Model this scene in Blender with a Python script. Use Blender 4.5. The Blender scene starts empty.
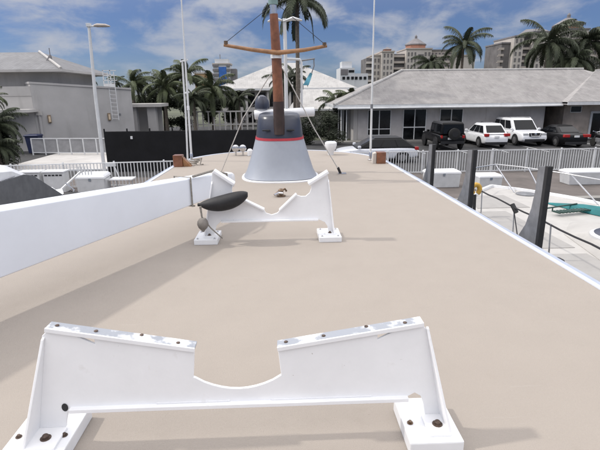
import bpy, bmesh, math, random
from mathutils import Vector, Matrix
R = math.radians
scene = bpy.context.scene
col = scene.collection

# ------------------------------------------------------------------ camera
CAMZ = 3.9
pitch, yaw, roll = R(15.783), R(-2.124), R(0.6)
cam = bpy.data.cameras.new('camera')
cam.sensor_fit = 'HORIZONTAL'; cam.sensor_width = 36.0
cam.lens = 36.0 * 467.0 / 600.0
cam.clip_start = 0.05; cam.clip_end = 6000
camo = bpy.data.objects.new('camera', cam); col.objects.link(camo)
camo.matrix_world = (Matrix.Translation((0, 0, CAMZ)) @ Matrix.Rotation(yaw, 4, 'Z')
                     @ Matrix.Rotation(R(90) - pitch, 4, 'X') @ Matrix.Rotation(-roll, 4, 'Z'))
scene.camera = camo

# ------------------------------------------------------------------ world
SUN_EL, SUN_AZ = R(45), R(-82)          # azimuth from +Y towards +X
w = bpy.data.worlds.new('World'); scene.world = w; w.use_nodes = True
nt = w.node_tree; nt.nodes.clear()
N = lambda t: nt.nodes.new(t)
out = N('ShaderNodeOutputWorld'); bg = N('ShaderNodeBackground'); sky = N('ShaderNodeTexSky')
sky.sky_type = 'NISHITA'; sky.sun_disc = False
sky.sun_elevation = SUN_EL; sky.sun_rotation = SUN_AZ
sky.air_density = 0.9; sky.dust_density = 0.3; sky.ozone_density = 3.5; sky.altitude = 0
tc = N('ShaderNodeTexCoord'); sep = N('ShaderNodeSeparateXYZ')
nt.links.new(tc.outputs['Generated'], sep.inputs[0])
def wm(op, a, b=None, clamp=False):
    n = N('ShaderNodeMath'); n.operation = op; n.use_clamp = clamp
    for i, v in enumerate((a, b)):
        if v is None: continue
        if isinstance(v, (int, float)): n.inputs[i].default_value = v
        else: nt.links.new(v, n.inputs[i])
    return n.outputs[0]
zc = wm('MAXIMUM', sep.outputs[2], 0.0)
den = wm('ADD', zc, 0.22)
sc3 = N('ShaderNodeMapping'); sc3.inputs['Location'].default_value = (0.37, 0.0, 0.15); sc3.inputs['Scale'].default_value = (1.0, 1.0, 2.3); nt.links.new(tc.outputs['Generated'], sc3.inputs[0])
cx = wm('DIVIDE', sep.outputs[0], den); cy = wm('DIVIDE', sep.outputs[1], den)
comb = N('ShaderNodeCombineXYZ'); nt.links.new(cx, comb.inputs[0]); nt.links.new(cy, comb.inputs[1])
mp = N('ShaderNodeMapping'); mp.inputs['Location'].default_value = (3.1, 1.7, 0.4); mp.inputs['Scale'].default_value = (0.9, 1.0, 1)
nt.links.new(comb.outputs[0], mp.inputs[0])
n1 = N('ShaderNodeTexNoise'); n1.inputs['Scale'].default_value = 7.5; n1.inputs['Detail'].default_value = 9; n1.inputs['Roughness'].default_value = 0.56; n1.inputs['Distortion'].default_value = 0.25
nt.links.new(sc3.outputs[0], n1.inputs['Vector'])
n2 = N('ShaderNodeTexNoise'); n2.inputs['Scale'].default_value = 0.9; n2.inputs['Detail'].default_value = 3
nt.links.new(mp.outputs[0], n2.inputs['Vector'])
cl = wm('ADD', wm('MULTIPLY', n1.outputs[0], 0.75), wm('MULTIPLY', n2.outputs[0], 0.40))
mr = N('ShaderNodeMapRange'); mr.interpolation_type = 'SMOOTHSTEP'
mr.inputs['From Min'].default_value = 0.50; mr.inputs['From Max'].default_value = 0.70
mr.inputs['To Max'].default_value = 0.80
nt.links.new(cl, mr.inputs[0])
def sky_mix(fac, a, b, mode='MIX'):
    n = N('ShaderNodeMix'); n.data_type = 'RGBA'; n.blend_type = mode
    for sock, v in ((n.inputs[0], fac), (n.inputs[6], a), (n.inputs[7], b)):
        if isinstance(v, (int, float)): sock.default_value = v
        elif isinstance(v, tuple): sock.default_value = (*v, 1)
        else: nt.links.new(v, sock)
    return n.outputs[2]
deep = sky_mix(1.0, sky.outputs[0], (0.185, 0.205, 0.280), 'MULTIPLY')       # deeper tropical blue
CLOUD = 2.0
puffs = sky_mix(mr.outputs[0], deep, (CLOUD * 0.97, CLOUD * 1.0, CLOUD * 1.10))
# high-cloud veil, mostly above the view, added and brightened to lift the shade
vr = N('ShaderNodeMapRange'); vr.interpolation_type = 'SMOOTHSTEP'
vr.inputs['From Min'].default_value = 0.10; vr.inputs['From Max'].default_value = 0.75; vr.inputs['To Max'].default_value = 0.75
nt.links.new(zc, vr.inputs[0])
VEIL_FILL = 9.5
nt.links.new(sky_mix(vr.outputs[0], puffs, (VEIL_FILL * 1.0, VEIL_FILL * 0.98, VEIL_FILL * 0.98)), bg.inputs[0]); bg.inputs[1].default_value = 0.15
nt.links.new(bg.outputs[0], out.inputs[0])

# ------------------------------------------------------------------ sun
sl = bpy.data.lights.new('sun', 'SUN'); sl.energy = 1.2; sl.angle = R(2.2); sl.color = (1.0, 0.95, 0.87)
so = bpy.data.objects.new('sun', sl); col.objects.link(so)
sd = Vector((math.sin(SUN_AZ) * math.cos(SUN_EL), math.cos(SUN_AZ) * math.cos(SUN_EL), math.sin(SUN_EL)))
so.rotation_euler = sd.to_track_quat('Z', 'Y').to_euler()
scene.view_settings.view_transform = 'Standard'; scene.view_settings.look = 'None'
scene.view_settings.gamma = 1.0; scene.view_settings.exposure = 0.80

# ------------------------------------------------------------------ materials
def mat(name, c, rough=0.55, metal=0.0, var=0.10, scale=6.0, bump=0.0, bscale=120.0, c2=None, thr=None, spec=None, coat=0.0, detail=6):
    m = bpy.data.materials.new(name); m.use_nodes = True
    t = m.node_tree; b = t.nodes['Principled BSDF']
    b.inputs['Roughness'].default_value = rough; b.inputs['Metallic'].default_value = metal
    if spec is not None: b.inputs['Specular IOR Level'].default_value = spec
    if coat: b.inputs['Coat Weight'].default_value = coat; b.inputs['Coat Roughness'].default_value = 0.08
    tcn = t.nodes.new('ShaderNodeTexCoord')
    nz = t.nodes.new('ShaderNodeTexNoise'); nz.inputs['Scale'].default_value = scale; nz.inputs['Detail'].default_value = detail; nz.inputs['Roughness'].default_value = 0.62
    t.links.new(tcn.outputs['Object'], nz.inputs['Vector'])
    mx = t.nodes.new('ShaderNodeMix'); mx.data_type = 'RGBA'
    d = c2 if c2 else tuple(max(0, x * (1 - 2.2 * var)) for x in c)
    u = c if c2 else tuple(min(1, x * (1 + 0.8 * var)) for x in c)
    mx.inputs[6].default_value = (*d, 1); mx.inputs[7].default_value = (*u, 1)
    rng = t.nodes.new('ShaderNodeMapRange')
    lo, hi = thr if thr else (0.28, 0.72)
    rng.inputs['From Min'].default_value = lo; rng.inputs['From Max'].default_value = hi
    t.links.new(nz.outputs[0], rng.inputs[0]); t.links.new(rng.outputs[0], mx.inputs[0])
    t.links.new(mx.outputs[2], b.inputs['Base Color'])
    if bump:
        nb = t.nodes.new('ShaderNodeTexNoise'); nb.inputs['Scale'].default_value = bscale; nb.inputs['Detail'].default_value = 4
        t.links.new(tcn.outputs['Object'], nb.inputs['Vector'])
        bp = t.nodes.new('ShaderNodeBump'); bp.inputs['Strength'].default_value = bump; bp.inputs['Distance'].default_value = 0.01
        t.links.new(nb.outputs[0], bp.inputs['Height']); t.links.new(bp.outputs[0], b.inputs['Normal'])
    return m

M = {}
M['deck'] = mat('deck_nonskid', (0.345, 0.306, 0.270), 0.75, var=0.018, scale=3.5, bump=0.35, bscale=260, spec=0.3)
def weather(m, c, specs):
    """layer faint marks of their own shape (stains, scuffs, specks) over a material's base colour"""
    t = m.node_tree; b = t.nodes['Principled BSDF']; src = b.inputs['Base Color'].links[0].from_socket
    tcn = t.nodes.new('ShaderNodeTexCoord')
    for (scale, stretch, lo, hi, amt, colr) in specs:
        mpn = t.nodes.new('ShaderNodeMapping'); mpn.inputs['Scale'].default_value = stretch; t.links.new(tcn.outputs['Object'], mpn.inputs[0])
        nz = t.nodes.new('ShaderNodeTexNoise'); nz.inputs['Scale'].default_value = scale; nz.inputs['Detail'].default_value = 5; t.links.new(mpn.outputs[0], nz.inputs['Vector'])
        rg_ = t.nodes.new('ShaderNodeMapRange'); rg_.inputs['From Min'].default_value = lo; rg_.inputs['From Max'].default_value = hi; rg_.inputs['To Max'].default_value = amt
        t.links.new(nz.outputs[0], rg_.inputs[0])
        mx = t.nodes.new('ShaderNodeMix'); mx.data_type = 'RGBA'; t.links.new(rg_.outputs[0], mx.inputs[0]); t.links.new(src, mx.inputs[6]); mx.inputs[7].default_value = (*colr, 1)
        src = mx.outputs[2]
    t.links.new(src, b.inputs['Base Color'])
weather(M['deck'], None, [(9.0, (1, 1, 1), 0.64, 0.78, 0.10, (0.20, 0.17, 0.14)), (60.0, (1, 1, 1), 0.72, 0.78, 0.40, (0.17, 0.15, 0.13)), (5.0, (1, 9, 1), 0.66, 0.72, 0.16, (0.42, 0.39, 0.36)), (140.0, (1, 1, 1), 0.35, 0.65, 0.10, (0.22, 0.19, 0.17))])
M['white'] = mat('white_gelcoat', (0.80, 0.81, 0.83), 0.35, var=0.03, scale=5, bump=0.03, bscale=30)
M['white_metal'] = mat('white_painted_aluminium', (0.88, 0.885, 0.90), 0.42, var=0.02, scale=7, bump=0.05, bscale=60)
weather(M['white_metal'], None, [(14.0, (1, 1, 1), 0.66, 0.76, 0.30, (0.62, 0.60, 0.57)), (30.0, (1, 1, 0.25), 0.70, 0.80, 0.25, (0.48, 0.40, 0.32)), (55.0, (1, 1, 1), 0.735, 0.76, 0.7, (0.30, 0.24, 0.20))])
M['worn'] = mat('worn_white_paint', (0.80, 0.81, 0.83), 0.5, scale=9, c2=(0.30, 0.32, 0.36), thr=(0.48, 0.60), bump=0.15, bscale=80)
M['boom_white'] = mat('boom_white', (0.78, 0.815, 0.88), 0.35, var=0.02, scale=3)
M['trim'] = mat('trim_white', (0.62, 0.655, 0.735), 0.35, var=0.03)
M['trim_blue'] = mat('trim_grey_blue', (0.36, 0.40, 0.49), 0.4, var=0.05)
M['fairing'] = mat('fairing_pale_blue', (0.335, 0.362, 0.415), 0.4, var=0.05, scale=3)
M['navy'] = mat('navy_paint', (0.040, 0.046, 0.070), 0.28, var=0.15, scale=4)
M['red'] = mat('red_stripe', (0.45, 0.035, 0.05), 0.4, var=0.1)
M['wood'] = mat('varnished_wood', (0.23, 0.088, 0.042), 0.35, var=0.22, scale=9, bump=0.1, bscale=25, coat=0.25)
M['spar'] = mat('spar_wood', (0.34, 0.165, 0.07), 0.4, var=0.2, scale=10, coat=0.2)
M['dark_wood'] = mat('dark_mast_sleeve', (0.05, 0.03, 0.025), 0.4, var=0.2)
M['black'] = mat('black_rubber', (0.018, 0.018, 0.020), 0.65, var=0.2, scale=18, bump=0.15, bscale=60)
M['rope'] = mat('grey_rope', (0.30, 0.28, 0.25), 0.9, var=0.2, scale=60, bump=0.3, bscale=200)
M['white_rope'] = mat('white_stay', (0.62, 0.60, 0.57), 0.7, var=0.15, scale=40)
M['dark_rope'] = mat('dark_rope', (0.03, 0.03, 0.035), 0.9, var=0.2, scale=60)
M['lead'] = mat('grey_weight', (0.24, 0.22, 0.20), 0.7, var=0.15, scale=20, bump=0.1)
M['rust'] = mat('rusty_bolt', (0.14, 0.10, 0.08), 0.55, 0.5, var=0.3, scale=90)
M['steel'] = mat('stainless_steel', (0.62, 0.62, 0.63), 0.22, 1.0, var=0.06, scale=30)
M['galv'] = mat('galvanised_metal', (0.20, 0.205, 0.22), 0.5, 0.1, var=0.16, scale=9, bump=0.05)
M['grille_black'] = mat('black_plastic', (0.014, 0.014, 0.016), 0.5, var=0.1)
M['glass'] = mat('dark_glass', (0.006, 0.007, 0.009), 0.08, var=0.1, spec=0.25)
M['glass_blue'] = mat('blue_glass', (0.05, 0.16, 0.50), 0.25, var=0.12, scale=0.4)
M['winlow'] = mat('window_dark', (0.012, 0.013, 0.015), 0.12, var=0.35, scale=1.5, spec=0.3)
M['tyre'] = mat('tyre_rubber', (0.016, 0.016, 0.016), 0.85, var=0.1)
M['rim'] = mat('alloy_rim', (0.35, 0.35, 0.36), 0.35, 0.8, var=0.1)
M['car_white'] = mat('car_paint_white', (0.74, 0.75, 0.77), 0.25, var=0.02, coat=0.5)
M['car_silver'] = mat('car_paint_silver', (0.66, 0.68, 0.73), 0.28, var=0.03, coat=0.5)
M['car_black'] = mat('car_paint_black', (0.006, 0.006, 0.007), 0.3, var=0.1, spec=0.22)
M['lamp_red'] = mat('tail_lens', (0.38, 0.015, 0.015), 0.2, var=0.1)
M['lamp_clear'] = mat('head_lens', (0.62, 0.63, 0.64), 0.12, 0.2, var=0.1)
M['plate'] = mat('number_plate_white', (0.72, 0.73, 0.74), 0.5, var=0.05)
M['asphalt'] = mat('asphalt', (0.045, 0.045, 0.047), 0.9, var=0.2, scale=0.8, bump=0.4, bscale=60)
M['concrete'] = mat('concrete', (0.27, 0.26, 0.245), 0.85, var=0.14, scale=0.7, bump=0.2, bscale=30)
M['dock'] = mat('dock_pavement', (0.125, 0.108, 0.10), 0.85, var=0.16, scale=0.9, bump=0.2, bscale=30)
M['earth'] = mat('far_ground', (0.10, 0.11, 0.07), 0.95, var=0.3, scale=0.05)
M['stucco_grey'] = mat('stucco_grey', (0.43, 0.42, 0.415), 0.85, var=0.07, scale=0.5, bump=0.15, bscale=20)
M['stucco_light'] = mat('stucco_light', (0.48, 0.465, 0.45), 0.85, var=0.07, scale=0.6, bump=0.12, bscale=20)
M['house'] = mat('house_wall', (0.50, 0.48, 0.475), 0.85, var=0.12, scale=0.6, bump=0.12, bscale=20)
M['house_tan'] = mat('house_wall_tan', (0.50, 0.43, 0.375), 0.85, var=0.22, scale=0.8, bump=0.12, bscale=20)
M['fence_white'] = mat('fence_white', (0.66, 0.67, 0.68), 0.5, var=0.06, scale=3)
M['screen'] = mat('black_screen_mesh', (0.008, 0.008, 0.010), 0.95, var=0.25, scale=1.2, bump=0.1, bscale=40)
M['mesh_grey'] = mat('grey_mesh', (0.30, 0.30, 0.31), 0.8, var=0.1, scale=3)
M['boat_deck'] = mat('boat_gelcoat_cream', (0.45, 0.435, 0.415), 0.45, var=0.06, scale=3)
M['nonskid_grey'] = mat('nonskid_grey', (0.33, 0.32, 0.31), 0.8, var=0.05, scale=4, bump=0.3, bscale=120)
M['box_white'] = mat('dock_box_white', (0.58, 0.59, 0.60), 0.5, var=0.06, scale=4)
M['bin'] = mat('bin_blue', (0.014, 0.022, 0.07), 0.5, var=0.15)
M['canvas'] = mat('grey_mesh_canvas', (0.13, 0.133, 0.142), 0.85, var=0.12, scale=4, bump=0.15, bscale=150)
M['teal'] = mat('teal_canvas', (0.010, 0.165, 0.175), 0.7, var=0.15, scale=4)
M['dkgreen'] = mat('dark_green_paint', (0.02, 0.06, 0.05), 0.5, var=0.15)
M['blue_canvas'] = mat('blue_canvas', (0.05, 0.11, 0.30), 0.8, var=0.2, scale=5)
M['yellow'] = mat('yellow_plastic', (0.55, 0.33, 0.05), 0.5, var=0.15)
M['flag'] = mat('teal_pennant', (0.13, 0.38, 0.50), 0.8, var=0.12)
M['condo'] = mat('condo_cream', (0.51, 0.47, 0.43), 0.85, var=0.07, scale=0.1)
M['condo_tan'] = mat('condo_tan', (0.45, 0.40, 0.36), 0.85, var=0.07, scale=0.1)
M['terracotta'] = mat('condo_terracotta', (0.46, 0.23, 0.16), 0.8, var=0.1, scale=0.2)
M['slate'] = mat('condo_roof', (0.20, 0.19, 0.20), 0.8, var=0.12, scale=0.3)
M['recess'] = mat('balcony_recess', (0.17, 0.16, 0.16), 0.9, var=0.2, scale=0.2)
M['tower_white'] = mat('tower_white', (0.62, 0.63, 0.65), 0.7, var=0.06, scale=0.1)
M['orange_wall'] = mat('ochre_wall', (0.45, 0.30, 0.17), 0.85, var=0.1, scale=0.2)
M['frond'] = mat('palm_frond', (0.078, 0.098, 0.042), 0.7, var=0.30, scale=2.5)
M['frond_dark'] = mat('palm_frond_dark', (0.047, 0.060, 0.030), 0.7, var=0.30, scale=2.5)
M['frond_dead'] = mat('palm_frond_dead', (0.26, 0.17, 0.09), 0.8, var=0.2, scale=3)
M['trunk'] = mat('palm_trunk', (0.17, 0.145, 0.12), 0.9, var=0.25, scale=7, bump=0.5, bscale=14)
M['bark'] = mat('tree_bark', (0.09, 0.07, 0.055), 0.9, var=0.25, scale=6, bump=0.5, bscale=20)
M['leaf'] = mat('leaf_green', (0.036, 0.050, 0.020), 0.75, var=0.35, scale=1.6)
M['leaf_dark'] = mat('leaf_dark', (0.022, 0.031, 0.013), 0.75, var=0.35, scale=1.6)
M['dark_green_top'] = mat('grey_green_paint', (0.20, 0.30, 0.29), 0.5, var=0.1)
M['bronze'] = mat('bronze_fitting', (0.22, 0.15, 0.10), 0.4, 0.7, var=0.3, scale=60)
M['warm'] = mat('wall_lamp_lens', (0.62, 0.50, 0.36), 0.4, var=0.05)
M['brass'] = mat('wall_lamp_body', (0.25, 0.19, 0.13), 0.5, 0.3, var=0.1)

# white concrete roof tile: rows of barrel tiles as relief + mild weathering
def tile_mat(name, c, row=0.34, colw=0.24):
    m = mat(name, c, 0.8, var=0.10, scale=0.9, bump=0)
    t = m.node_tree; b = t.nodes['Principled BSDF']
    tcn = t.nodes.new('ShaderNodeTexCoord'); s = t.nodes.new('ShaderNodeSeparateXYZ'); t.links.new(tcn.outputs['Object'], s.inputs[0])
    def mm(op, a, bb=None):
        n = t.nodes.new('ShaderNodeMath'); n.operation = op
        for i, v in enumerate((a, bb)):
            if v is None: continue
            if isinstance(v, (int, float)): n.inputs[i].default_value = v
            else: t.links.new(v, n.inputs[i])
        return n.outputs[0]
    fx = mm('ABSOLUTE', mm('SINE', mm('MULTIPLY', s.outputs[0], math.pi / colw)))
    fy = mm('FRACT', mm('MULTIPLY', s.outputs[1], 1 / row))
    h = mm('ADD', mm('MULTIPLY', fx, 0.6), mm('SUBTRACT', 1.0, fy))
    cmb = t.nodes.new('ShaderNodeCombineXYZ'); t.links.new(mm('FLOOR', mm('MULTIPLY', s.outputs[0], 1 / colw)), cmb.inputs[0]); t.links.new(mm('FLOOR', mm('MULTIPLY', s.outputs[1], 1 / row)), cmb.inputs[1])
    wn = t.nodes.new('ShaderNodeTexWhiteNoise'); wn.noise_dimensions = '2D'; t.links.new(cmb.outputs[0], wn.inputs['Vector'])
    src = b.inputs['Base Color'].links[0].from_socket
    mx = t.nodes.new('ShaderNodeMix'); mx.data_type = 'RGBA'; t.links.new(mm('MULTIPLY', mm('POWER', wn.outputs[0], 2.5), 0.34), mx.inputs[0]); t.links.new(src, mx.inputs[6]); mx.inputs[7].default_value = (c[0] * 0.55, c[1] * 0.55, c[2] * 0.56, 1)
    t.links.new(mx.outputs[2], b.inputs['Base Color'])
    bp = t.nodes.new('ShaderNodeBump'); bp.inputs['Strength'].default_value = 0.5; bp.inputs['Distance'].default_value = 0.035
    t.links.new(h, bp.inputs['Height']); t.links.new(bp.outputs[0], b.inputs['Normal'])
    return m
M['tile'] = tile_mat('white_roof_tile', (0.33, 0.315, 0.31))
M['tile2'] = tile_mat('bright_roof_tile', (0.44, 0.43, 0.42))
M['tile3'] = tile_mat('grey_roof_tile', (0.20, 0.20, 0.21))

for k_ in ('stucco_grey', 'stucco_light', 'house', 'house_tan'):
    weather(M[k_], None, [(1.1, (1, 1, 0.18), 0.55, 0.75, 0.35, (0.17, 0.16, 0.15)), (6.0, (1, 1, 0.3), 0.68, 0.78, 0.35, (0.45, 0.43, 0.41))])
for k_ in ('tile', 'tile2', 'tile3'):
    weather(M[k_], None, [(0.5, (1, 1, 1), 0.55, 0.75, 0.14, (0.17, 0.165, 0.16))])
for k_ in ('asphalt', 'dock', 'concrete'):
    weather(M[k_], None, [(0.5, (1, 1, 1), 0.58, 0.70, 0.35, (0.03, 0.03, 0.03)), (2.5, (1, 1, 1), 0.66, 0.74, 0.3, (0.22, 0.21, 0.20))])
for k_ in ('galv', 'fence_white', 'box_white', 'fairing', 'white', 'boat_deck'):
    weather(M[k_], None, [(3.0, (1, 1, 0.3), 0.60, 0.74, 0.14, (0.25, 0.22, 0.19))])
def water_mat():
    m = mat('harbour_water', (0.022, 0.040, 0.040), 0.08, var=0.2, scale=0.4, bump=0.5, bscale=2.2)
    return m
M['water'] = water_mat()

# ------------------------------------------------------------------ mesh helpers
class MB:
    def __init__(s): s.v = []; s.f = []
    def add(s, vs, fs):
        o = len(s.v); s.v += [tuple(p) for p in vs]; s.f += [tuple(i + o for i in f) for f in fs]; return s
    def box(s, x0, x1, y0, y1, z0, z1):
        vs = [(x, y, z) for z in (z0, z1) for (x, y) in ((x0, y0), (x1, y0), (x1, y1), (x0, y1))]
        return s.add(vs, [(3, 2, 1, 0), (4, 5, 6, 7), (0, 1, 5, 4), (1, 2, 6, 5), (2, 3, 7, 6), (3, 0, 4, 7)])
    def obox(s, a, b, up, wd, th):
        """bar from a to b, wd across, th along 'up'"""
        a, b, up = Vector(a), Vector(b), Vector(up)
        d = (b - a).normalized(); sd_ = d.cross(up).normalized(); u = sd_.cross(d).normalized()
        vs = []
        for p in (a, b):
            for (i, j) in ((-1, -1), (1, -1), (1, 1), (-1, 1)): vs.append(p + sd_ * (i * wd / 2) + u * (j * th / 2))
        return s.add(vs, [(3, 2, 1, 0), (4, 5, 6, 7), (0, 1, 5, 4), (1, 2, 6, 5), (2, 3, 7, 6), (3, 0, 4, 7)])
    def prism(s, pts, off):
        n = len(pts); off = Vector(off); p = [Vector(q) for q in pts]
        vs = p + [q + off for q in p]
        fs = [tuple(range(n - 1, -1, -1)), tuple(range(n, 2 * n))] + [(i, (i + 1) % n, n + (i + 1) % n, n + i) for i in range(n)]
        return s.add(vs, fs)
    def tube(s, pts, r, n=8, cap=True, sq=None):
        P = [Vector(p) for p in pts]; k = len(P); rr = r if isinstance(r, (list, tuple)) else [r] * k
        d0 = (P[1] - P[0]).normalized(); ref = Vector((0, 0, 1)) if abs(d0.z) < 0.9 else Vector((1, 0, 0))
        u = d0.cross(ref).normalized(); vs = []
        for i in range(k):
            d = (P[min(i + 1, k - 1)] - P[max(i - 1, 0)]).normalized()
            u = (u - d * u.dot(d)).normalized(); vv = d.cross(u)
            for j in range(n):
                a = 2 * math.pi * j / n
                vs.append(P[i] + u * (rr[i] * math.cos(a)) + vv * (rr[i] * math.sin(a)))
        fs = [(i * n + j, i * n + (j + 1) % n, (i + 1) * n + (j + 1) % n, (i + 1) * n + j) for i in range(k - 1) for j in range(n)]
        if cap: fs += [tuple(range(n - 1, -1, -1)), tuple(range((k - 1) * n, k * n))]
        return s.add(vs, fs)
    def rings(s, rings, cap=True):
        n = len(rings[0]); vs = [p for r_ in rings for p in r_]; k = len(rings)
        fs = [(i * n + j, i * n + (j + 1) % n, (i + 1) * n + (j + 1) % n, (i + 1) * n + j) for i in range(k - 1) for j in range(n)]
        if cap: fs += [tuple(range(n - 1, -1, -1)), tuple(range((k - 1) * n, k * n))]
        return s.add(vs, fs)
    def lathe(s, prof, c, n=16, axis='Z'):
        c = Vector(c); rg = []
        for (r_, h) in prof:
            ring = []
            for j in range(n):
                a = 2 * math.pi * j / n; x, y = r_ * math.cos(a), r_ * math.sin(a)
                v = Vector((x, y, h)) if axis == 'Z' else (Vector((h, x, y)) if axis == 'X' else Vector((y, h, x)))
                ring.append(c + v)
            rg.append(ring)
        return s.rings(rg)
    def build(s, name, m, parent=None, smooth=False, bevel=0.0, seg=2, angle=30):
        me = bpy.data.meshes.new(name); me.from_pydata(s.v, [], s.f); me.update()
        bm = bmesh.new(); bm.from_mesh(me)
        bmesh.ops.recalc_face_normals(bm, faces=bm.faces)
        if bevel:
            es = [e for e in bm.edges if len(e.link_faces) == 2 and e.calc_face_angle(0) > R(25)]
            bmesh.ops.bevel(bm, geom=es, offset=bevel, segments=seg, profile=0.6, affect='EDGES', clamp_overlap=True)
        if smooth:
            for f in bm.faces: f.smooth = True
            for e in bm.edges:
                if len(e.link_faces) == 2 and e.calc_face_angle(0) > R(angle): e.smooth = False
        bm.to_mesh(me); bm.free()
        me.materials.append(m if not isinstance(m, str) else M[m])
        o = bpy.data.objects.new(name, me); col.objects.link(o)
        if parent is not None:
            o.parent = parent
            o.matrix_parent_inverse = Matrix.Identity(4)
            o.location = -Vector(WL.get(parent.name, (0, 0, 0))) if not parent.get('_local') else (0, 0, 0)
        return o
WL = {}     # world location of every top-level Empty (children are written in world coordinates unless the thing is local)
KIDS = {}
def tag(o, label=None, cat=None, group=None, kind=None):
    if label: o['label'] = label
    if cat: o['category'] = cat
    if group: o['group'] = group
    if kind: o['kind'] = kind
    return o
def thing(name, label, cat, loc=(0, 0, 0), group=None, rz=0.0, local=False):
    o = bpy.data.objects.new(name, None); col.objects.link(o); o.empty_display_size = 0.2
    o.location = loc; o.rotation_euler = (0, 0, rz)
    if local: LOCAL.add(o.name)
    else: WL[o.name] = tuple(loc)
    return tag(o, label, cat, group)
LOCAL = set()
def part(mb, name, m, parent, smooth=False, bevel=0.0, seg=2, angle=30):
    o = mb.build(name, m, None, smooth, bevel, seg, angle)
    o.parent = parent
    top = parent
    if top.parent is None and top.name in WL: o.location = -Vector(WL[top.name])   # world coordinates in the mesh
    return o
def share(o, parent, name=None, loc=(0, 0, 0), rot=(0, 0, 0), sc=(1, 1, 1)):
    c = o.copy(); col.objects.link(c); c.parent = parent; c.location = loc; c.rotation_euler = rot; c.scale = sc
    return c
def struct(mb, name, m, **k):
    return tag(mb.build(name, m, None, **k), kind='structure')
def lerp(a, b, t): return a + (b - a) * t
rnd = random.Random(7)

# ================================================================== SETTING
D = 2.6
mb = MB()     # land sheet to the horizon with the basin cut out (front edge of the quay at y = 17)
mb.add([(-3000, 17, 0), (3000, 17, 0), (3000, 5000, 0), (-3000, 5000, 0)], [(0, 1, 2, 3)])
struct(mb, 'ground', 'earth')
struct(MB().box(-60, 60, 16.6, 17.002, -3, 0.02), 'quay_wall', 'concrete')
struct(MB().add([(-60, 17.0, 0.006), (60, 17.0, 0.006), (60, 22.9, 0.006), (-60, 22.9, 0.006)], [(0, 1, 2, 3)]), 'quay', 'dock')
struct(MB().add([(-3, 22.9, 0.008), (70, 22.9, 0.008), (70, 40, 0.008), (-3, 40, 0.008)], [(0, 1, 2, 3)]), 'parking_lot', 'asphalt')
struct(MB().add([(-60, 22.9, 0.008), (-3, 22.9, 0.008), (-3, 60, 0.008), (-60, 60, 0.008)], [(0, 1, 2, 3)]), 'courtyard', 'asphalt')
struct(MB().add([(-3000, -3000, -1.25), (3000, -3000, -1.25), (3000, 17, -1.25), (-3000, 17, -1.25)], [(0, 1, 2, 3)]), 'water', 'water')
mb = MB()
for i in range(9):
    x = 9.3 + i * 2.75
    mb.add([(x, 30.2, 0.014), (x + 0.1, 30.2, 0.014), (x + 0.1, 36.2, 0.014), (x, 36.2, 0.014)], [(0, 1, 2, 3)])
struct(mb, 'parking_bay_lines', 'fence_white')
struct(MB().box(4.2, 22, 36.9, 38.45, 0.01, 0.14), 'pavement', 'concrete')

# ================================================================== OWN YACHT
yacht = thing('motor_yacht', 'beige topped white yacht roof deck filling the foreground', 'yacht', (0, 0, -1.25))
def front_y(x): return 11.25 - 0.42 * abs(x) ** 1.95 * (1.0 if abs(x) < 2.0 else 1.0)
def deck_outline(inset=0.0, n=40):
    W_ = 2.19 - inset; pts = []
    pts.append((W_ + 0.02, -3.0)); pts.append((W_ + 0.02, 3.0)); pts.append((W_ - 0.04, 6.0)); pts.append((W_ - 0.10, 8.6))
    for i in range(n + 1):
        a = i / n * math.pi
        x = (W_ - 0.12) * math.cos(a); s_ = math.sin(a)
        y = 9.0 + (2.2 - inset) * (s_ ** 0.9)
        pts.append((x, y))
    pts += [(-W_ + 0.10, 8.6), (-W_ + 0.04, 6.0), (-W_ - 0.02, 3.0), (-W_ - 0.02, -3.0)]
    return pts
po = deck_outline(0); pi_ = deck_outline(0.085); pm = deck_outline(0.045)
part(MB().prism([(x, y, D - 0.10) for x, y in pi_], (0, 0, 0.10)), 'roof_deck', 'deck', yacht)
def ring_strip(a, b, z0, z1):
    m_ = MB(); n = len(a)
    rg = []
    for (p, q) in zip(a, b): rg.append([(p[0], p[1], z0), (p[0], p[1], z1), (q[0], q[1], z1), (q[0], q[1], z0)])
    return m_.rings(rg)
part(ring_strip(pm, pi_, D - 0.12, D + 0.010), 'edge_trim', 'trim', yacht, smooth=True, bevel=0.003)
part(ring_strip(po, pm, D - 0.16, D + 0.004), 'edge_moulding', 'trim_blue', yacht, smooth=True)
cab = deck_outline(0.22)
part(MB().prism([(x, y, 1.0) for x, y in cab], (0, 0, D - 0.12 - 1.0)), 'cabin_side', 'white', yacht)
rg = []
for (z, k, bow) in ((-1.6, 0.80, 12.6), (-0.6, 0.93, 13.6), (1.02, 1.0, 14.8)):
    ring = []
    for i in range(25):
        t = i / 24; y = lerp(-6, bow, t); ww = 2.36 * k * (1 - max(0, (t - 0.62) / 0.38) ** 2.0) + 0.02
        ring.append((ww, y, z))
    for i in range(24, -1, -1):
        t = i / 24; y = lerp(-6, bow, t); ww = 2.36 * k * (1 - max(0, (t - 0.62) / 0.38) ** 2.0) + 0.02
        ring.append((-ww, y, z))
    rg.append(ring)
part(MB().rings(rg), 'hull', 'white', yacht, smooth=True)

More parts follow.
